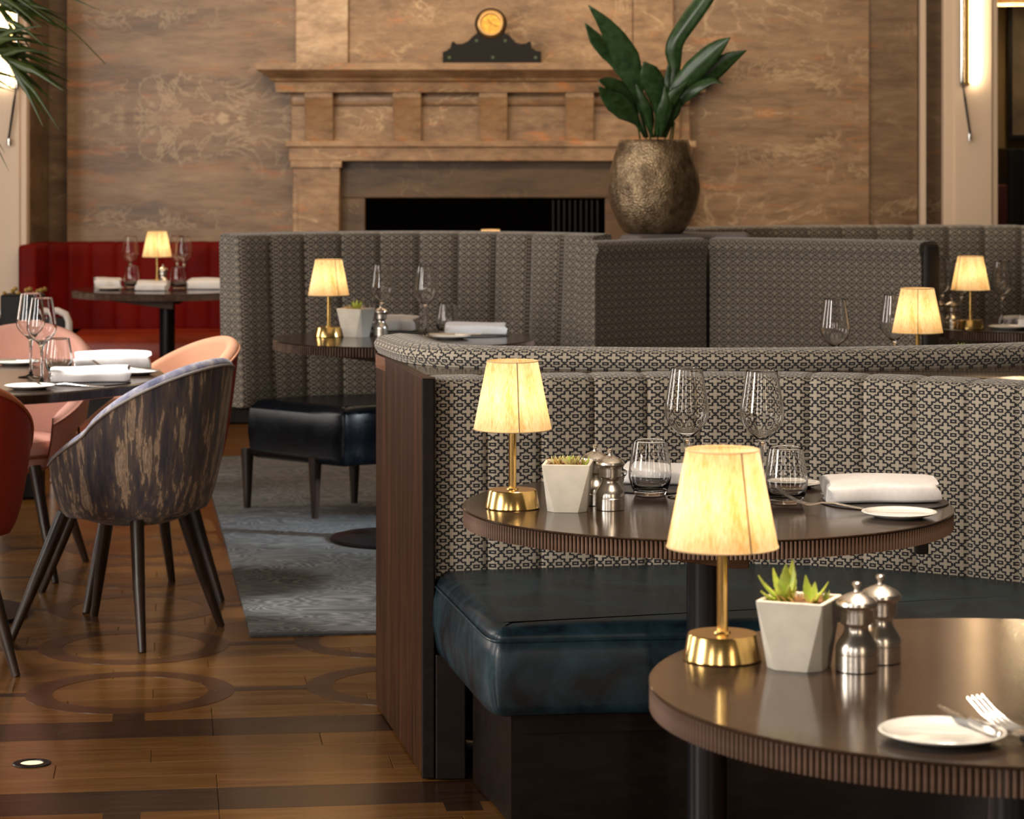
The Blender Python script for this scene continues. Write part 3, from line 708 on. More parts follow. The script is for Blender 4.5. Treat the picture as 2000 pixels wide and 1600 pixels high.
round_table('round reeded table nearest the camera at lower right', .659, 3.437, True)
round_table('round reeded table in front of the dark teal banquette seat', .383, 5.185, True)
round_table('round table in front of the tall grey channelled banquette', -.398, 9.69, False, .012)
round_table('round dark table in front of the red banquette', -1.755, 13.42, False)
round_table('round table behind the wooden ledge with lamp and two wine glasses', 1.10, 7.86, False)
round_table('dark table holding lamp and mills at far right booth', 2.12, 10.60, False)
round_table('small table by the fireplace hidden behind the tall grey banquette', -.10, 14.0, False)
round_table('table near the marble wall hidden behind the right banquettes', 1.72, 14.2, False)
# dining table at left
dt = thing('dining_table', 'large round dining table among the tub chairs at left', 'table', (-1.80, 8.15, 0))
obj('tabletop', lathe_me([(0, TZ-.032), (.70, TZ-.032), (.72, TZ-.028), (.722, TZ-.004), (.718, TZ), (0, TZ)], 'tabletop', 'table_top', 96, 30), dt)
obj('pole', lathe_me([(.055, .02), (.055, TZ-.04), (.16, TZ-.032), (0, TZ-.032)], 'pole', 'black_metal', 32), dt)
obj('foot_disc', lathe_me([(0, 0), (.30, 0), (.30, .012), (.06, .03), (0, .03)], 'foot_disc', 'black_metal', 48), dt)

# ================================================================== TABLE LAMPS
shade_me = None
def make_shade():
    mb = MB(); n = 144; vs = []; rows_ = 10
    for j in range(rows_+1):
        t = j/rows_; r0 = .0758+(.0495-.0758)*t; z = .154+(.286-.154)*t
        for k in range(n): r = r0*(1+.004*math.cos(k*PI)); vs.append((r*math.cos(2*PI*k/n), r*math.sin(2*PI*k/n), z))
    return mb.add(vs, [(j*n+k, j*n+(k+1) % n, (j+1)*n+(k+1) % n, (j+1)*n+k) for j in range(rows_) for k in range(n)]).mesh('lamp_shade', 'shade', True, 0)
shade_me = make_shade()
def torus(Rr, r, z, n=64, m=8): return lathe([(Rr+r*math.cos(2*PI*k/m), z+r*math.sin(2*PI*k/m)) for k in range(m)], n, closed=True)
rimt = torus(.0497, .0011, .286).mesh('shade_rim', 'shade_rim'); rimb = torus(.0758, .0012, .154).mesh('shade_rim', 'shade_rim')
seam_me = tube([(0, -.0766, .154), (0, -.0503, .286)], .0010, 6).mesh('seam', 'seam')
lbase = lathe_me([(0, 0), (.052, 0), (.0535, .002), (.0475, .034), (.046, .036), (.012, .036), (.0105, .039), (0, .039)], 'lamp_base', 'brass', 64, 30)
lstem = lathe_me([(.0076, .036), (.0076, .190), (0, .190)], 'stem', 'brass', 24)
lspider = MB()
for k in range(3): tube([(0, 0, .188), (.05*math.cos(k*2.094+.3), .05*math.sin(k*2.094+.3), .27)], .0012, 5, lspider)
lspider = lspider.mesh('shade_carrier', 'brass')
lbulb = lathe_me([(0, .186), (.012, .188), (.017, .200), (.017, .212), (.010, .222), (0, .225)], 'bulb', 'bulb', 24)
def lamp(label, x, y, z=TZ, rz=0., power=2.1):
    t = thing('table_lamp', label, 'lamp', (x, y, z), rz, 'brass table lamps')
    obj('lamp_base', lbase, t); obj('stem', lstem, t); sh = obj('lamp_shade', shade_me, t)
    obj('shade_rim', rimt, sh); obj('shade_rim', rimb, sh); obj('seam', seam_me, sh)
    obj('bulb', lbulb, t)
    l = bpy.data.lights.new('lamp_light', 'POINT'); l.energy = power; l.color = (1, .74, .44); l.shadow_soft_size = .02
    lo = bpy.data.objects.new('lamp_light', l); COL.objects.link(lo); lo.parent = t; lo.location = (0, 0, .208)
    return t
lamp('brass lamp with glowing pleated shade on the nearest table', .287, 3.597, rz=R(26))
lamp('brass lamp beside square planter on the second nearest table', .001, 5.135, rz=R(10))
lamp('brass lamp on the table before the tall grey banquette', -.679, 9.762, TZ+.012, R(32))
lamp('brass lamp on the dark table before the red banquette', -1.844, 13.70, rz=R(10))
lamp('brass lamp beside wine glass, standing behind the wooden ledge', 1.215, 7.90, rz=R(-8))
lamp('brass lamp beside two mills at the far right booth', 1.803, 10.37, rz=R(-60))
lamp('lamp just peeking over the grey banquette below the fireplace opening', -.114, 14.0)
lamp('lamp just peeking over the far right banquette before the marble wall', 1.70, 14.2)

# ================================================================== GLASSWARE
def wine_me():
    out = [(0, 0), (.038, 0), (.0392, .0012), (.036, .0028), (.016, .0055), (.0060, .011), (.0042, .03), (.0040, .07), (.0046, .100), (.0066, .112), (.0110, .121)]
    bowl = [(.0180, .1275), (.0280, .1365), (.0375, .1475), (.0432, .1590), (.0449, .1700), (.0443, .1800), (.0420, .1950), (.0380, .2200), (.0340, .2450), (.0322, .2560), (.0317, .2590)]
    inn = [(.0312, .2600)]+[(r-.0010, z+.0005) for r, z in bowl[::-1]]
    return lathe(out+bowl+inn+[(.0100, .1235), (.0045, .1205), (0, .1198)], 64).mesh('wine_glass', 'glass', True, 60)
def tumbler_me():
    out = [(0, 0), (.028, 0), (.0310, .002), (.0385, .018), (.0430, .036), (.0437, .046), (.0415, .064), (.0375, .088), (.0343, .1070), (.0336, .1108)]
    inn = [(.0330, .1116), (.0324, .1108), (.0331, .1070), (.0362, .088), (.0402, .064), (.0424, .046), (.0416, .036), (.0365, .021), (.026, .014), (0, .012)]
    return lathe(out+inn, 56).mesh('tumbler', 'glass', True, 60)
WM, TM = wine_me(), tumbler_me()
def wine(label, x, y, z=TZ, s=1., group='wine glasses'): return tag(obj('wine_glass', WM, None, (x, y, z), (0, 0, random.random()), (1, 1, s)), label, 'wine glass', group)
def tumbler(label, x, y, z=TZ): return tag(obj('tumbler', TM, None, (x, y, z)), label, 'tumbler', 'tumblers')
wine('left wine glass on the table by the teal seat', .351, 5.295)
wine('right wine glass on the table by the teal seat', .500, 5.275, s=.985)
tumbler('tumbler right of the pepper mill on the second table', .279, 5.325)
tumbler('tumbler partly behind the nearest lamp shade', .540, 5.20)
Z3 = TZ+.012
wine('wine glass between planter and napkin at the tall grey banquette', -.490, 9.93, Z3)
wine('wine glass left of the tumbler at the tall grey banquette', -.322, 9.78, Z3)
tumbler('tumbler beside long napkin at the tall grey banquette', -.245, 9.97, Z3)
tumbler('tumbler half hidden behind planter at the tall grey banquette', -.555, 10.02, Z3)
wine('wine glass left of the lamp on the red booth table', -1.985, 13.72)
wine('wine glass just right of the lamp on the red booth table', -1.752, 13.80)
wine('rightmost wine glass on the red booth table', -1.70, 13.66)
tumbler('tumbler left of the lamp on the red booth table', -1.955, 13.56)
tumbler('tumbler right of the lamp on the red booth table', -1.705, 13.48)
wine('taller left wine glass on the dining table among tub chairs', -1.484, 8.13)
wine('nearer wine glass on the dining table among tub chairs', -1.405, 7.88)
tumbler('tumbler right of the wine glasses on the dining table', -1.42, 8.26)
wine('wine glass standing alone behind the ledge, left of lamp', .955, 7.80)
wine('wine glass partly hidden by the lamp shade behind the ledge', 1.165, 8.04)
wine('wine glass above the mills at the far right booth', 1.745, 10.70)
wine('wine glass partly behind the lamp at the far right booth', 1.805, 10.60, s=.98)
wine('wine glass right of the lamp at the far right booth', 1.955, 10.52)
tumbler('tumbler at the right picture edge on the far right booth table', 2.075, 10.58)

# ================================================================== MILLS
def mill_me():
    body = [(0, 0), (.0268, 0), (.028, .0012), (.028, .0225), (.0272, .0236), (.0272, .0248), (.0282, .0258), (.0280, .031), (.0272, .0345), (.0245, .040), (.0195, .047), (.0168, .053), (.0163, .058), (.0178, .0612), (.0200, .0622), (.0205, .0632), (.0222, .0645), (.0222, .0800), (.0210, .0812), (.0210, .0825), (0, .0825)]
    cap = [(0, .0825), (.0235, .0826), (.0268, .0850), (.0282, .0885), (.0272, .0925), (.0225, .0970), (.0150, .1010), (.0085, .1035), (.0055, .1050), (0, .1050)]
    knob = [(.0042, .1045), (.0034, .1080), (.0038, .1115), (.0060, .1135), (.0062, .1165), (.0045, .1180), (0, .1180)]
    return [lathe(p, 48).mesh(n, 'steel', True, 32) for p, n in ((body, 'mill_body'), (cap, 'mill_cap'), (knob, 'mill_knob'))]
MM = mill_me()
def mill(label, x, y, z=TZ):
    t = thing('pepper_mill', label, 'mill', (x, y, z), 0, 'steel mills'); obj('mill_body', MM[0], t); c = obj('mill_cap', MM[1], t); obj('mill_knob', MM[2], c); return t
mill('front steel mill beside the planter on the nearest table', .460, 3.520)
mill('steel mill tucked behind the other mill on the nearest table', .500, 3.580)
mill('steel mill between planter and tumbler on the second table', .190, 5.110)
mill('steel mill mostly hidden behind planter on the second table', .163, 5.185)
mill('steel mill right of the planter at the tall grey banquette', -.488, 9.80, Z3)
mill('left steel mill beside lamp at the far right booth', 1.700, 10.51)
mill('right steel mill touching lamp base at the far right booth', 1.742, 10.445)
mill('steel mill behind the lamp on the red booth table', -1.80, 13.60)

# ================================================================== PLANTERS
def pot_mesh(h=.100, a=.050, b=.041, ch=.017):
    """square rim above an eight sided foot, faceted sides"""
    top = [(-a, -a), (a, -a), (a, a), (-a, a)]
    bot = [(-b+ch, -b), (b-ch, -b), (b, -b+ch), (b, b-ch), (b-ch, b), (-b+ch, b), (-b, b-ch), (-b, -b+ch)]
    ti = [(x*.86, y*.86) for x, y in top]
    vs = [(x, y, 0) for x, y in bot]+[(x, y, h) for x, y in top]+[(x, y, h) for x, y in ti]+[(x*.95, y*.95, h-.012) for x, y in ti]
    fs = [(7, 6, 5, 4, 3, 2, 1, 0)]
    fs += [(0, 1, 9, 8), (2, 3, 10, 9), (4, 5, 11, 10), (6, 7, 8, 11), (1, 2, 9), (3, 4, 10), (5, 6, 11), (7, 0, 8)]
    fs += [(8+k, 8+(k+1) % 4, 12+(k+1) % 4, 12+k) for k in range(4)]+[(12+k, 12+(k+1) % 4, 16+(k+1) % 4, 16+k) for k in range(4)]+[(16, 17, 18, 19)]
    return bevel(MB().add(vs, fs).mesh('pot', 'concrete', False), .0016, 2, 8)
PM = pot_mesh()
def soil_mesh():
    mb = MB(); n = 12; vs = []
    for j in range(n+1):
        for i in range(n+1): x = (i/n-.5)*.082; y = (j/n-.5)*.082; vs.append((x, y, .088+random.random()*.007+.004*math.cos(x*30)*math.cos(y*30)))
    return mb.add(vs, [(j*(n+1)+i, j*(n+1)+i+1, (j+1)*(n+1)+i+1, (j+1)*(n+1)+i) for j in range(n) for i in range(n)]).mesh('soil', 'soil', True, 0)
SM = soil_mesh()
def fleshy(L, W, T, curve, teeth=False, mat='succulent', n=9):
    """thick tapering leaf along +X, curving up"""
    mb = MB(); vs = []; m = 8
    for i in range(n+1):
        t = i/n; w_ = W*(1-t**1.7)*(.75+.5*math.sin(min(1, t*1.8)*PI/2))*.8+.0004
        if teeth and i % 2: w_ *= 1.16
        th = T*(1-t*.8); x = L*t*math.cos(curve*t*.6); z = L*t*math.sin(curve*t*.6)
        for k in range(m):
            a = 2*PI*k/m; yy = math.cos(a)*w_; zz_ = math.sin(a)*th+abs(math.cos(a))*th*.5; vs.append((x-zz_*math.sin(curve*t), yy, z+zz_*math.cos(curve*t)))
    fs = [(i*m+k, i*m+(k+1) % m, (i+1)*m+(k+1) % m, (i+1)*m+k) for i in range(n) for k in range(m)]+[tuple(range(m-1, -1, -1)), tuple(n*m+k for k in range(m))]
    return mb.add(vs, fs).mesh('leaf', mat, True, 70)
spiky = fleshy(.060, .0150, .0055, .5, True, 'succulent', 13); spiky2 = fleshy(.042, .0115, .0042, .4, True, 'succulent', 11); pale = fleshy(.030, .0095, .0042, .9, False, 'succulent_pale'); plump = fleshy(.026, .0075, .004, .7)
straw = MB()
for k in range(26):
    a = random.random()*6.28; r_ = .012+random.random()*.028; x, y = r_*math.cos(a), r_*math.sin(a); b = random.random()*6.28
    tube([(x, y, .090), (x+.006*math.cos(b), y+.006*math.sin(b), .100), (x+.014*math.cos(b), y+.014*math.sin(b), .103+random.random()*.008)], .0007, 4, straw)
STM = straw.mesh('moss', 'straw')
def planter(label, x, y, z, rz, kind, s=.93):
    t = thing('succulent_planter', label, 'planter', (x, y, z), rz, 'concrete planters'); t.scale = (s, s, s)
    p = obj('pot', PM, t); obj('soil', SM, p); mo = obj('moss', STM, p); mo['kind'] = 'stuff'
    def rosette(cx, cy, me, spec, zb=.091):
        for az, el, sc_ in spec: obj('leaf', me, t, (cx, cy, zb), (0, -R(el), R(az)), (sc_,)*3)
    if kind == 'spiky':
        rosette(-.018, -.004, spiky, [(200, 28, .95), (165, 48, .9), (120, 70, .95), (60, 62, 1.05), (235, 8, .85), (300, 40, .6), (20, 55, .7), (255, 35, .7)])
        rosette(.016, .004, spiky2, [(15, 38, 1.0), (150, 62, 1.0), (80, 50, .8), (330, 20, .6)])
        rosette(.036, .012, spiky2, [(40, 60, .5), (110, 75, .45), (330, 60, .4)])
    elif kind == 'rosette':
        rosette(.008, -.012, pale, [(k*40, 20, 1.0) for k in range(9)]); rosette(.008, -.012, plump, [(k*60+10, 52, .8) for k in range(6)], .094)
        rosette(-.024, .004, pale, [(k*52, 30, .8) for k in range(7)]); rosette(.034, -.004, plump, [(20, 40, 1.0), (140, 60, .8), (260, 30, .7)])
    else:
        rosette(.004, 0, spiky2, [(k*62, 40+10*(k % 3), .95) for k in range(6)]); rosette(-.02, 0, pale, [(k*72, 25, .8) for k in range(5)])
    return t
planter('concrete planter with spiky green succulent on the nearest table', .386, 3.545, TZ, R(-23), 'spiky')
planter('concrete planter with pale rosette succulents on the second table', .108, 5.100, TZ, R(-6), 'rosette')
planter('concrete planter right of the lamp at the tall grey banquette', -.578, 9.765, Z3, R(-28), 'tuft', 1.05)
planter('planter whose green leaf tips just clear the wooden ledge', 1.33, 7.83, TZ, R(10), 'tuft', 1.0)

# ================================================================== PLATES, MATS, NAPKINS, CUTLERY
PL = lathe_me([(0, 0), (.045, 0), (.050, .002), (.068, .0072), (.0742, .0098), (.0752, .0112), (.0740, .0122), (.0700, .0108), (.0655, .0075), (.058, .0052), (0, .0046)], 'side_plate', 'ceramic', 72, 60)
def plate(label, x, y, z=TZ, s=1.): return tag(obj('side_plate', PL, None, (x, y, z), None, (s, s, s)), label, 'plate', 'white side plates')
MATM = lathe_me([(0, 0), (.148, 0), (.150, .0012), (.149, .0028), (0, .003)], 'placemat', 'mat', 72, 40)
def mat_(label, x, y, z=TZ, s=1.): return tag(obj('placemat', MATM, None, (x, y, z), None, (s, s, 1)), label, 'placemat', 'dark round placemats')
def napkin_me(L, W, Hh, seed=0, folds=3):
    """folded cloth: a flattened roll whose layered end shows"""
    rnd = random.Random(seed); mb = MB(); n = 26; m = 28; vs = []; ph = [rnd.random()*6 for _ in range(6)]
    for i in range(n+1):
        t = i/n; x = (t-.5)*L; e = 1-max(0, (abs(2*t-1)-.93)/.07)*.06
        for k in range(m):
            a = 2*PI*k/m; c, s_ = math.cos(a), math.sin(a)
            y = W/2*abs(c)**.30*(1 if c > 0 else -1)*e; z = Hh/2*(1+abs(s_)**.30*(1 if s_ > 0 else -1)*e)
            if s_ > .05: z += .05*Hh*math.sin(2.2*x/L*2+ph[0]+y/W)+.30*Hh*(y/W)
            if c < -.6: z -= .0; y += .004*math.sin(5*x/L*2+ph[2])
            xx_ = x + (.006*math.sin(a*folds+ph[3]) if i in (0, n) else 0)
            vs.append((xx_, y, max(0, z)))
    fs = [(i*m+k, i*m+(k+1) % m, (i+1)*m+(k+1) % m, (i+1)*m+k) for i in range(n) for k in range(m)]+[tuple(range(m-1, -1, -1)), tuple(n*m+k for k in range(m))]
    return mb.add(vs, fs).mesh('napkin', 'linen', True, 55)
def fold_me(L, W, Hh, k):
    mb = MB(); pts = []
    for j in range(13): t = j/12; pts.append((-L/2-.0015, -W*.44+W*.88*t, Hh*(.28+.22*k)+.004*math.sin(t*5+k)))
    return tube(pts, .0016, 5, mb).mesh('fold', 'linen')
def napkin(label, x, y, z, rz, L, W, Hh, seed):
    t = obj('napkin', napkin_me(L, W, Hh, seed), None, (x, y, z), (0, 0, rz)); tag(t, label, 'napkin', 'folded white napkins')
    for k in range(2): obj('fold', fold_me(L, W, Hh, k), t)
    return t
def strip(pts, widths, th):
    """flat bar: (x, z) spine with half widths"""
    mb = MB(); vs = []
    for (x, z), w_ in zip(pts, widths):
        for y, dz in ((-w_, 0), (-w_*.55, th), (w_*.55, th), (w_, 0), (0, -th*.2)): vs.append((x, y, z+dz))
    n = len(pts); k = 5
    return mb.add(vs, [(i*k+j, (i+1)*k+j, (i+1)*k+(j+1) % k, i*k+(j+1) % k) for i in range(n-1) for j in range(k)]+[tuple(range(k)), tuple((n-1)*k+j for j in range(k-1, -1, -1))])
fork_h = strip([(-.10, .001), (-.07, .002), (-.02, .006), (.02, .010), (.045, .008), (.055, .005), (.065, .003), (.075, .003)], [.009, .0085, .005, .0035, .0045, .010, .0125, .0125], .0022).mesh('fork', 'cutlery', True, 50)
tine = strip([(.073, .003), (.09, .006), (.112, .015), (.132, .028)], [.0021, .0019, .0016, .0008], .0018).mesh('tine', 'cutlery', True, 50)
knife_h = strip([(-.105, .0), (-.10, .0), (-.05, .0), (-.005, .0)], [.0045, .0072, .0062, .0048], .0065).mesh('knife', 'cutlery', True, 50)
blade = strip([(-.006, .002), (.02, .002), (.06, .002), (.085, .002), (.10, .002)], [.0045, .0085, .0090, .0075, .002], .0014).mesh('blade', 'cutlery', True, 50)
def fork(label, x, y, z, rz, tilt=0.):
    f = tag(obj('fork', fork_h, None, (x, y, z), (0, tilt, rz)), label, 'fork', 'steel forks')
    for k in range(4): obj('tine', tine, f, (0, -.0096+.0064*k, 0))
    return f
def knife(label, x, y, z, rz, tilt=0., roll=0.):
    f = tag(obj('knife', knife_h, None, (x, y, z), (roll, tilt, rz)), label, 'knife', 'steel knives'); obj('blade', blade, f); return f
# nearest table
plate('white side plate on the nearest table', .507, 3.105, s=1.0)
knife('small knife resting on the white plate of the nearest table', .545, 3.150, TZ+.0125, R(110), R(-2)).scale = (.72, .72, .72)
mat_('dark placemat at right edge of the nearest table', .675, 3.11, s=.5)
fork('fork on the placemat edge of the nearest table', .652, 3.045, TZ+.003, R(127)).scale = (1.2, 1.3, 1.2)
# second table
mat_('dark placemat under napkin at right of the second table', .735, 5.215, s=.85)
napkin('folded napkin lying on placemat at right of the second table', .730, 5.225, TZ+.003, R(3), .215, .115, .042, 3)
plate('white side plate before the napkin on the second table', .735, 5.005, s=.95)
fork('fork leaning from plate to napkin on the second table', .640, 5.08, TZ+.004, R(165), R(-4))
mat_('dark placemat behind the tumbler on the second table', .300, 5.46, s=.80)
napkin('folded napkin behind tumbler on the second table', .315, 5.50, TZ+.003, R(-8), .15, .085, .036, 5)
plate('white side plate behind the nearest lamp shade on the second table', .578, 5.46, s=.85)
# third table
mat_('dark placemat at left of the grey banquette table', -.43, 10.02, Z3, .75)
napkin('puffy folded napkin left of centre at the tall grey banquette', -.435, 10.04, Z3+.003, R(-8), .145, .11, .052, 8)
mat_('dark placemat at right of the grey banquette table', -.14, 9.83, Z3, .85)
napkin('long folded napkin right of tumbler at the tall grey banquette', -.135, 9.84, Z3+.003, R(2), .22, .10, .040, 9)
plate('white side plate before long napkin at the tall grey banquette', -.225, 9.665, Z3)
knife('knife across the plate at the tall grey banquette', -.205, 9.68, Z3+.0125, R(4))
# red booth table
napkin('folded napkin at left of the red booth table', -2.085, 13.60, TZ, R(10), .13, .10, .045, 11)
napkin('folded napkin directly under the lamp on the red booth table', -1.81, 13.28, TZ, R(-3), .15, .10, .045, 12)
napkin('long folded napkin at right of the red booth table', -1.545, 13.42, TZ, R(-4), .20, .10, .050, 13)
plate('white side plate at left of the red booth table', -2.04, 13.36)
# dining table
napkin('far folded napkin on the dining table', -1.275, 8.42, TZ+.003, R(8), .235, .11, .05, 21)
napkin('near folded napkin by the wine glasses on the dining table', -1.27, 7.95, TZ+.003, R(10), .23, .11, .04, 22)
mat_('dark placemat under the far napkin on the dining table', -1.29, 8.42, s=.85)
mat_('dark placemat under the near napkin on the dining table', -1.27, 7.93, s=.80)
plate('white side plate by the striped tub chair on the dining table', -1.415, 7.735, s=1.0)
plate('white side plate at far left on the dining table', -1.62, 8.62)
plate('white side plate beyond the striped tub chair on the dining table', -1.18, 8.24)
fork('fork beside plate near the striped tub chair', -1.30, 7.79, TZ+.0005, R(172))
knife('knife handle lying by the far left plate on the dining table', -1.62, 8.64, TZ+.0125, R(20))
fork('fork resting on the plate beyond the striped tub chair', -1.19, 8.245, TZ+.0125, R(165))
# far right booth
plate('white side plate right of lamp at the far right booth', 1.955, 10.37, s=1.1)
napkin('folded napkin at right picture edge in the far right booth', 2.07, 10.41, TZ, R(-12), .13, .10, .045, 31)
napkin('small folded napkin beneath the wine glass at far right booth', 2.02, 10.63, TZ, R(20), .09, .06, .032, 32)

# ================================================================== TUB CHAIRS
def tub_chair(label, x, y, fwd, outer, inner, rim, cush):
    a = math.atan2(fwd[1], fwd[0])-PI/2
    t = thing('tub_chair', label, 'chair', (x, y, 0), a, 'tub chairs at the dining table')
    yc = -.055; PM_ = R(132); n = 56; rows_ = 14; th = .042
    def zr(p): return .615+(.195*math.cos(p)**.8 if math.cos(p) > 0 else .146*math.cos(p))
    def ro(t_, p):
        return .135+.148*max(0, t_)**.22+(.016*max(0, math.cos(p))*t_)
    def pos(p, r, z): return (1.02*r*math.sin(p), yc-r*math.cos(p), z)
    zb = .352
    mb = MB(); vs = []
    for j in range(rows_+1):
        q = j/rows_
        for i in range(n+1): p = -PM_+2*PM_*i/n; z = zb+(zr(p)-zb)*q; tt = (z-zb)/(.81-zb); vs.append(pos(p, ro(max(0, tt), p), z))
    obj('outer_shell', mb.add(vs, [(j*(n+1)+i, j*(n+1)+i+1, (j+1)*(n+1)+i+1, (j+1)*(n+1)+i) for j in range(rows_) for i in range(n)]).mesh('outer_shell', outer, True, 0), t)
    mb = MB(); vs = []; k = 9
    for i in range(n+1):
        p = -PM_+2*PM_*i/n; z = zr(p); r = ro((z-zb)/(.81-zb), p); f = min(1, (PM_-abs(p))/R(14)+.25)
        for j in range(k): b = PI*j/(k-1); vs.append(pos(p, r-th*f/2+th*f/2*math.cos(b), z+.021*math.sin(b)))
    obj('rim', mb.add(vs, [(i*k+j, i*k+j+1, (i+1)*k+j+1, (i+1)*k+j) for i in range(n) for j in range(k-1)]).mesh('rim', rim, True, 0), t)
    mb = MB(); vs = []
    for j in range(rows_+1):
        q = j/rows_
        for i in range(n+1):
            p = -PM_+2*PM_*i/n; f = min(1, (PM_-abs(p))/R(14)+.25); z0 = .40; z = z0+(zr(p)-z0)*q; tt = (z-zb)/(.81-zb); vs.append(pos(p, ro(max(0, tt), p)-th*f, z))
    obj('inner_shell', mb.add(vs, [(j*(n+1)+i, j*(n+1)+i+1, (j+1)*(n+1)+i+1, (j+1)*(n+1)+i) for j in range(rows_) for i in range(n)]).mesh('inner_shell', inner, True, 0), t)
    pp = [Vector(pos(-PM_+2*PM_*i/n, ro((zr(-PM_+2*PM_*i/n)-zb)/(.81-zb), -PM_+2*PM_*i/n)+.001, zr(-PM_+2*PM_*i/n))) for i in range(n+1)]
    obj('piping', tube(pp, .004, 6).mesh('piping', 'piping' if outer == 'stripe' else rim), t)
    obj('seat_pan', lathe([(0, .335), (.10, .338), (.135, .348), (.165, .36), (.175, .40), (0, .41)], 40, None, 0, yc).mesh('seat_pan', outer), t)
    obj('seat_cushion', lathe([(0, .40), (.17, .40), (.190, .412), (.195, .432), (.185, .455), (.14, .466), (0, .470)], 40, None, 0, yc+.040).mesh('seat_cushion', cush), t)
    for sx in (-1, 1):
        for sy in (-1, 1):
            obj('leg', tube([(sx*.125, sy*.125-.02, .372), (sx*.175, sy*.175-.008, .18), (sx*.225, sy*.225, .0)], [.021, .018, .012], 14).mesh('leg', 'leg_wood'), t)
    return t
tub_chair('striped blue and brown tub chair with its back to the aisle', -1.175, 7.85, (-.41, .18), 'stripe', 'stripe_in', 'stripe_in', 'stripe_in')
tub_chair('peach tub chair with orange red outside behind the striped chair', -1.23, 8.50, (-.40, -.21), 'orange_red', 'peach', 'peach', 'peach')
tub_chair('pink tub chair across the dining table', -1.73, 9.02, (-.03, -.45), 'pink', 'pink', 'pink', 'pink')
tub_chair('red tub chair cut by the left picture edge', -1.625, 7.38, (-.10, .44), 'orange_red', 'peach', 'orange_rim', 'orange_red')

# ================================================================== RUG, UPLIGHT
ru = Vector((math.cos(FA), math.sin(FA))); rv = Vector((-math.sin(FA)*1.15, math.cos(FA))).normalized(); rc = Vector((-.772, 7.79))
rp_ = [rc, rc+ru*1.15, rc+ru*1.15+rv*4.6, rc+rv*4.6]
rug = obj('rug', slab(rounded(rp_, .01), [(0, .001), (0, .010), (.004, .012)]).mesh('rug', 'rug', True, 40)); tag(rug, 'grey blue rug with wood grain pattern under the middle banquette', 'rug')
obj('rug_binding', tube([(p.x, p.y, .008) for p in rounded(rp_, .01)], .006, 6).mesh('rug_binding', 'rug_edge'), rug)
ul = thing('floor_uplight', 'small round uplight set into the wooden floor', 'light', (-1.125, 6.178, 0))
obj('trim_ring', lathe([(.026, .001), (.028, .004), (.043, .003), (.045, .0008), (.026, .0006)], 40, closed=True).mesh('trim_ring', 'black_metal'), ul)
obj('lens', lathe([(0, .0035), (.020, .0030), (.0265, .0015), (0, .0008)], 32).mesh('lens', 'uplight'), ul)

# ================================================================== BRONZE POT WITH ASPIDISTRA
bp = thing('potted_aspidistra', 'hammered bronze pot holding dark green broad leaves on the partition', 'plant', (.585, 10.88, 1.101))
obj('pot', lathe_me([(0, 0), (.112, 0), (.124, .006), (.150, .045), (.176, .105), (.190, .165), (.191, .195), (.182, .255), (.166, .315), (.147, .372), (.142, .386), (.137, .387), (.135, .380), (.128, .35), (0, .34)], 'pot', 'hammered', 72, 60), bp)
obj('soil', lathe_me([(.13, .352), (.07, .358), (0, .362)], 'soil', 'soil', 32), bp)
def blade_leaf(pts, widths, fold=.25, twist=0., mat='leaf', th=.0014):
    """broad leaf along a 3-D spine, facing the camera, with a folded midrib"""
    P = Path3(pts); n = 20; mb = MB(); vs = []; cs_ = (-1, -.6, -.25, 0, .25, .6, 1)
    for i in range(n+1):
        t = i/n; p = P(t); tan = (P(min(1, t+.02))-P(max(0, t-.02))).normalized()
        side = tan.cross(Vector((0, -1, 0)));  side = side.normalized() if side.length > 1e-4 else Vector((1, 0, 0))
        nr = side.cross(tan).normalized(); ang = twist*t; s2 = side*math.cos(ang)+nr*math.sin(ang); n2 = nr*math.cos(ang)-side*math.sin(ang)
        w_ = lerp_list(widths, t)
        for c in cs_: vs.append(p+s2*(c*w_)+n2*(-abs(c)*w_*fold+.01*w_*math.sin(c*40)))
        
    k = len(cs_); N = (n+1)*k; top = [tuple(v) for v in vs]; fs = [(i*k+j, i*k+j+1, (i+1)*k+j+1, (i+1)*k+j) for i in range(n) for j in range(k-1)]
    me = mb.add(top, fs).mesh('leaf', mat, True, 0); return me
def Path3(pts):
    P = [Vector(p) for p in pts]; E = [2*P[0]-P[1]]+P+[2*P[-1]-P[-2]]; m = len(P)-1
    def f(t):
        u = min(m-1e-6, max(0, t*m)); i = int(u); t2 = u-i; a, b, c, d = E[i:i+4]
        return .5*((2*b)+(c-a)*t2+(2*a-5*b+4*c-d)*t2*t2+(3*b-a-3*c+d)*t2**3)
    return f
def lerp_list(L, t):
    u = t*(len(L)-1); i = min(len(L)-2, int(u)); return L[i]+(L[i+1]-L[i])*(u-i)
def solid(o, th=.0015):
    m = o.modifiers.new('thickness', 'SOLIDIFY'); m.thickness = th; return o
k_ = 10.88/5150.
def lf(px, py, dy=0.): return ((px-1277)*k_, dy, (455-py)*k_)
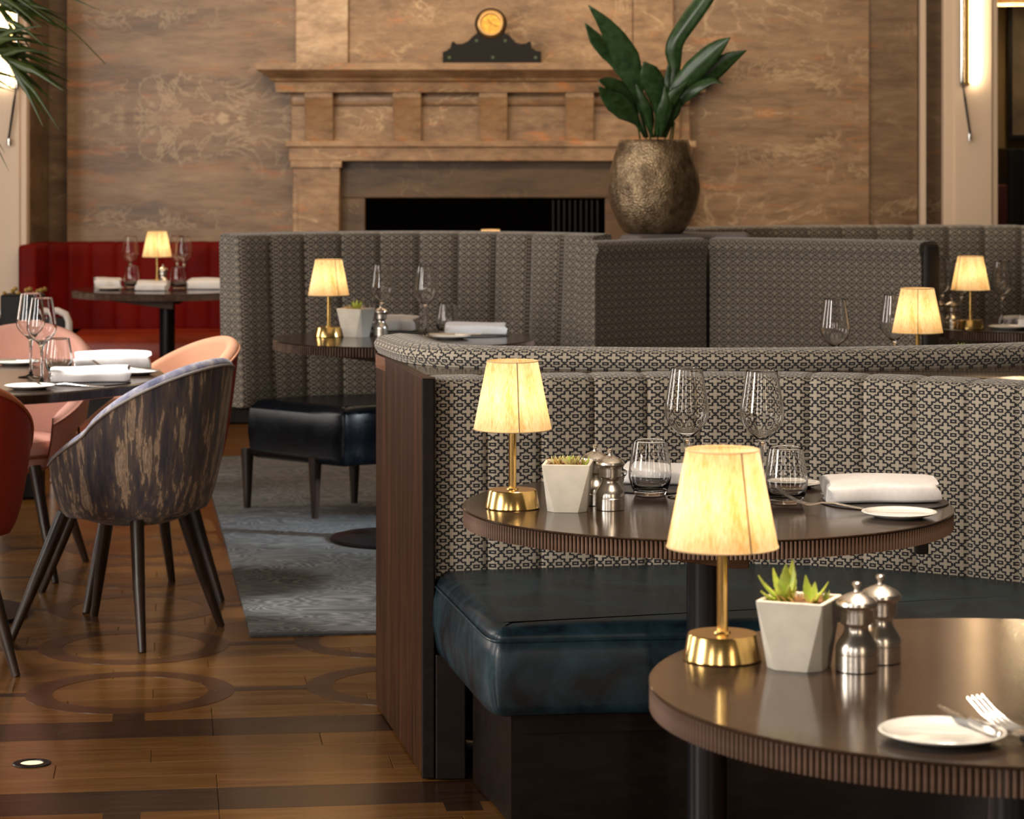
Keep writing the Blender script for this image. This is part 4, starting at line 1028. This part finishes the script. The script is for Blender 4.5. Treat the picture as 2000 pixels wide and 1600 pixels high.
leaves = [
 ([(1262, 268, 0), (1245, 190, -.02), (1222, 115, -.05), (1185, 55, -.08), (1148, 12, -.10)], [.004, .010, .040, .056, .044, .024, .002], .18, .3),
 ([(1266, 268, .02), (1240, 180, .02), (1205, 115, .02), (1170, 80, 0), (1143, 45, -.02)], [.004, .008, .030, .040, .03, .004], .3, -.5),
 ([(1295, 268, 0), (1318, 150, .02), (1316, 90, .0), (1340, 45, -.02), (1385, -20, -.05), (1400, -60, -.06)], [.004, .012, .036, .036, .040, .035, .01], .3, .5),
 ([(1290, 268, -.02), (1310, 190, -.06), (1350, 140, -.10), (1395, 95, -.14), (1420, 76, -.16)], [.004, .008, .032, .046, .040, .022, .002], .2, .25),
 ([(1296, 268, .0), (1330, 195, -.03), (1370, 155, -.07), (1415, 120, -.10), (1453, 100, -.12)], [.004, .006, .028, .042, .040, .024, .002], .15, -.2),
 ([(1258, 268, -.02), (1240, 222, -.07), (1215, 185, -.12), (1190, 165, -.16), (1166, 158, -.18)], [.004, .008, .030, .040, .026, .003], .25, -.35),
 ([(1260, 268, -.04), (1238, 235, -.10), (1210, 210, -.14), (1185, 190, -.17), (1166, 170, -.20)], [.004, .012, .042, .044, .026, .002], .2, .35),
 ([(1278, 268, -.03), (1282, 215, -.07), (1276, 175, -.10), (1266, 145, -.12), (1254, 122, -.13)], [.004, .010, .034, .050, .038, .004], .2, .15),
 ([(1286, 268, .03), (1298, 205, .03), (1308, 165, .03), (1306, 125, .02)], [.004, .016, .032, .024, .003], .3, .2),
 ([(1274, 268, -.05), (1262, 220, -.09), (1250, 195, -.10), (1240, 165, -.10)], [.004, .014, .026, .018, .002], .3, .3),
 ([(1288, 268, -.05), (1296, 232, -.10), (1300, 200, -.12), (1296, 165, -.12)], [.004, .018, .030, .022, .002], .3, -.3),
 ([(1300, 268, -.02), (1325, 205, -.06), (1352, 175, -.10), (1385, 158, -.12), (1408, 165, -.14)], [.004, .008, .024, .024, .014, .002], .2, .8),
 ([(1282, 268, -.04), (1290, 225, -.09), (1312, 190, -.12), (1340, 160, -.13)], [.004, .018, .034, .026, .003], .3, -.3),
 ([(1272, 268, -.02), (1266, 230, -.05), (1258, 205, -.06), (1252, 180, -.06)], [.004, .020, .026, .020, .004], .3, .4),
 ([(1292, 268, -.03), (1303, 235, -.07), (1318, 208, -.09), (1322, 180, -.09)], [.004, .022, .030, .022, .004], .3, -.4),
]
for pts, wd, fo, tw in leaves:
    solid(obj('leaf', blade_leaf([lf(*p) for p in pts], wd, fo, tw), bp))
for px, tx, ty in ((1250, 1240, 215), (1262, 1254, 190), (1270, 1268, 200), (1284, 1290, 195), (1298, 1312, 205), (1308, 1316, 225), (1313, 1316, 238)):
    obj('stem', tube([lf(px, 272, -.01), lf((px+tx)/2, (272+ty)/2, -.03), lf(tx, ty, -.05)], [.004, .0035, .003], 6).mesh('stem', 'palm'), bp)

# ================================================================== PALM (upper left)
pm_ = thing('potted_palm', 'green feathery palm fronds hanging into the upper left corner', 'plant', (-2.30, 9.75, 0))
obj('trunk', tube([(0, 0, .38), (.02, 0, 1.0), (-.01, 0, 1.7), (.02, 0, 2.25)], [.05, .04, .032, .028], 12).mesh('trunk', 'leg_wood'), pm_)
obj('pot', lathe_me([(0, 0), (.17, 0), (.21, .34), (.22, .40), (.20, .40), (.19, .37), (0, .37)], 'pot', 'black_metal', 40), pm_)
K9 = 9.75/5150.
def pf(px, py, dy=0): return Vector(((px-1000)*K9+2.30, dy, 1.43-(py-300)*K9))
def frond(pts, specs):
    P = Path3(pts)
    rch = obj('frond', tube([P(k/14) for k in range(15)], [.006-.0003*k for k in range(15)], 6).mesh('frond', 'palm'), pm_)
    for t, tip, wd in specs:
        wd *= 1.3
        a = P(t); b = Vector(tip); mid = a.lerp(b, .5)+Vector((0, 0, .012*(b-a).length/.2))
        solid(obj('leaflet', blade_leaf([a, a.lerp(mid, .6), mid, b], [wd*.6, wd, wd*.9, wd*.5, .0004], .25, .2, 'palm'), rch), .0008)
crown = (.03, 0, 2.25)
frond([crown, pf(-120, -110), pf(-30, -20), pf(30, 60, -.05)], [(.55, pf(205, 24, -.1), .011), (.6, pf(110, 50, -.02), .008), (.66, pf(95, 60, -.1), .009), (.7, pf(118, 30, .1), .008), (.8, pf(92, 52, .1), .007), (.75, pf(60, 110, .1), .007), (.9, pf(100, 95, -.1), .007), (.5, pf(70, 10, .1), .009), (.95, pf(48, 112, 0), .006), (.62, pf(85, 18, 0), .010)])
frond([crown, pf(-130, 0), pf(-60, 60), pf(10, 110, -.05), pf(45, 150, -.08)], [(.62, pf(95, 52, -.1), .009), (.68, pf(90, 130, .1), .008), (.72, pf(120, 135, .1), .008), (.80, pf(138, 182, -.1), .013), (.85, pf(134, 262, -.15), .008), (.88, pf(97, 255, -.1), .010), (.84, pf(128, 178, .1), .011), (.92, pf(88, 235, .05), .008), (.66, pf(50, 85, .1), .008), (.75, pf(80, 100, -.1), .007), (.7, pf(45, 130, .1), .009), (.58, pf(60, 110, .05), .010), (.78, pf(112, 168, 0), .010), (.6, pf(110, 125, .2), .010), (.65, pf(76, 142, .15), .010), (.55, pf(90, 70, .1), .011), (.63, pf(60, 78, -.1), .011), (.7, pf(112, 108, 0), .011), (.74, pf(70, 165, 0), .010), (.82, pf(130, 160, .1), .012), (.52, pf(40, 60, 0), .012), (.57, pf(118, 96, .15), .010), (.9, pf(108, 205, 0), .009)])
frond([crown, pf(-90, -70), pf(0, 0), pf(60, 20, -.05)], [(.5, pf(70, 62, .05), .011), (.6, pf(120, 40, .15), .012), (.7, pf(125, 62, .15), .011), (.75, pf(100, 20, 0), .012), (.8, pf(60, 55, .1), .011), (.65, pf(40, 30, 0), .012), (.9, pf(112, 56, .05), .010)])
frond([crown, pf(-140, 60), pf(-90, 150), pf(-50, 215)], [(.8, pf(28, 335, -.1), .006), (.7, pf(30, 180, 0), .006), (.9, pf(10, 300, 0), .006), (.6, pf(55, 160, .1), .009), (.5, pf(20, 175, .1), .010)])
frond([crown, pf(-60, -60), pf(60, 10), pf(140, 60), pf(206, 125)], [(.62, pf(90, 40, .1), .006), (.7, pf(120, 60, .1), .005)])

# ================================================================== LEFT BACKGROUND BITS
fs_ = thing('flower_trough', 'dark trough with small yellow flowers beside the red banquette', 'planter', (-2.02, 11.0, 0))
obj('trough', rbox(-.10, .06, -.08, .08, 0, .845, .008, 2, 'black_paint'), fs_)
petal = lathe_me([(0, 0), (.008, .002), (.011, .006), (.006, .012), (0, .013)], 'flower', 'yellow_flower', 10)
for k in range(12): obj('flower', petal, fs_, (-.09+.014*k+.004*(k % 3), -.05+.03*((k*7) % 4), .845+.006*((k*5) % 4)), (random.random(), random.random(), 0))
wf = thing('white_framed_chair', 'white tubular chair frame beside the red banquette', 'chair', (-2.03, 11.9, 0))
def hoop(x0, x1, z, y): return tube([(x0, y, 0), (x0, y, z-.05), (x0+.015, y, z-.015), (x0+.05, y, z), (x1-.05, y, z), (x1-.015, y, z-.015), (x1, y, z-.05), (x1, y, 0)], .016, 10)
obj('back_frame', hoop(-.30, .03, .72, 0).mesh('back_frame', 'white_frame'), wf)
obj('seat_panel', rbox(-.30, .03, -.40, 0, .44, .47, .008, 2, 'black_paint'), wf)
obj('back_panel', rbox(-.285, .015, -.008, .008, .5, .69, .004, 2, 'black_paint'), wf)
for x in (-.30, .03): obj('front_leg', tube([(x, -.39, 0), (x, -.39, .45)], .014, 8).mesh('front_leg', 'white_frame'), wf)
# ================================================================== ROOM BEYOND, RIGHT
def rpx(px, y): return (px-1000)*y/5150.
pic = thing('framed_picture', 'dark framed picture leaning at upper right beyond the pilaster', 'picture', (rpx(2050, 17.2), 17.2, 0))
z0, z1 = 1.43+36*17.2/5150, 1.43+310*17.2/5150
for nm, a in (('frame_rail', (-.28, .28, -.05, .0, z0-.03, z0)), ('frame_rail', (-.28, .28, -.05, 0, z1, z1+.03)), ('frame_stile', (-.28, -.25, -.05, 0, z0, z1)), ('frame_stile', (.25, .28, -.05, 0, z0, z1))): obj(nm, rbox(*a, .004, 2, 'black_paint'), pic)
obj('canvas', rbox(-.25, .25, -.03, 0, z0, z1, .002, 1, 'picture'), pic)
cb_ = thing('slatted_cabinet', 'black slatted cabinet at right edge beyond the pilaster', 'cabinet', (rpx(1995, 16.8), 16.8, 0))
ztop = 1.43+10*16.8/5150
obj('carcass', rbox(-.10, .35, -.05, .3, 0, ztop, .004, 2, 'black_paint'), cb_)
for k in range(5): obj('slat', rbox(-.095+k*.085, -.06+k*.085, -.075, -.05, .2, ztop-.01, .004, 2, 'black_metal'), cb_)
st = thing('maroon_chair', 'maroon chair back showing between pilaster and slatted cabinet', 'chair', (rpx(1955, 16.4), 16.4, 0))
obj('backrest', rbox(-.14, .04, -.03, .03, .5, 1.43-60*16.4/5150, .02, 3, 'maroon'), st)
obj('seat', rbox(-.2, .2, -.42, 0, .42, .5, .02, 3, 'maroon'), st)
for x in (-.17, .17):
    for y in (-.39, -.03): obj('leg', tube([(x, y, 0), (x, y, .43)], .018, 8).mesh('leg', 'leg_wood'), st)
pn = thing('pendant_lamp', 'pale drum pendant shade cut by the upper right corner', 'lamp', (rpx(1985, 16.2), 16.2, 0))
zp = 1.43+291*16.2/5150
obj('drum_shade', lathe([(.20, zp), (.20, zp+.3), (.196, zp+.3), (.196, zp)], 48, closed=True).mesh('drum_shade', 'shade', True, 40), pn)
obj('flex', tube([(0, 0, zp+.12), (0, 0, 4.2)], .004, 6).mesh('flex', 'black_metal'), pn)
obj('bulb', lathe([(0, zp+.05), (.025, zp+.07), (.03, zp+.1), (0, zp+.13)], 20).mesh('bulb', 'bulb'), pn)
l = bpy.data.lights.new('pendant_light', 'POINT'); l.energy = 22; l.color = (1, .74, .42); l.shadow_soft_size = .05
lo = bpy.data.objects.new('pendant_light', l); COL.objects.link(lo); lo.parent = pn; lo.location = (0, 0, zp+.02)
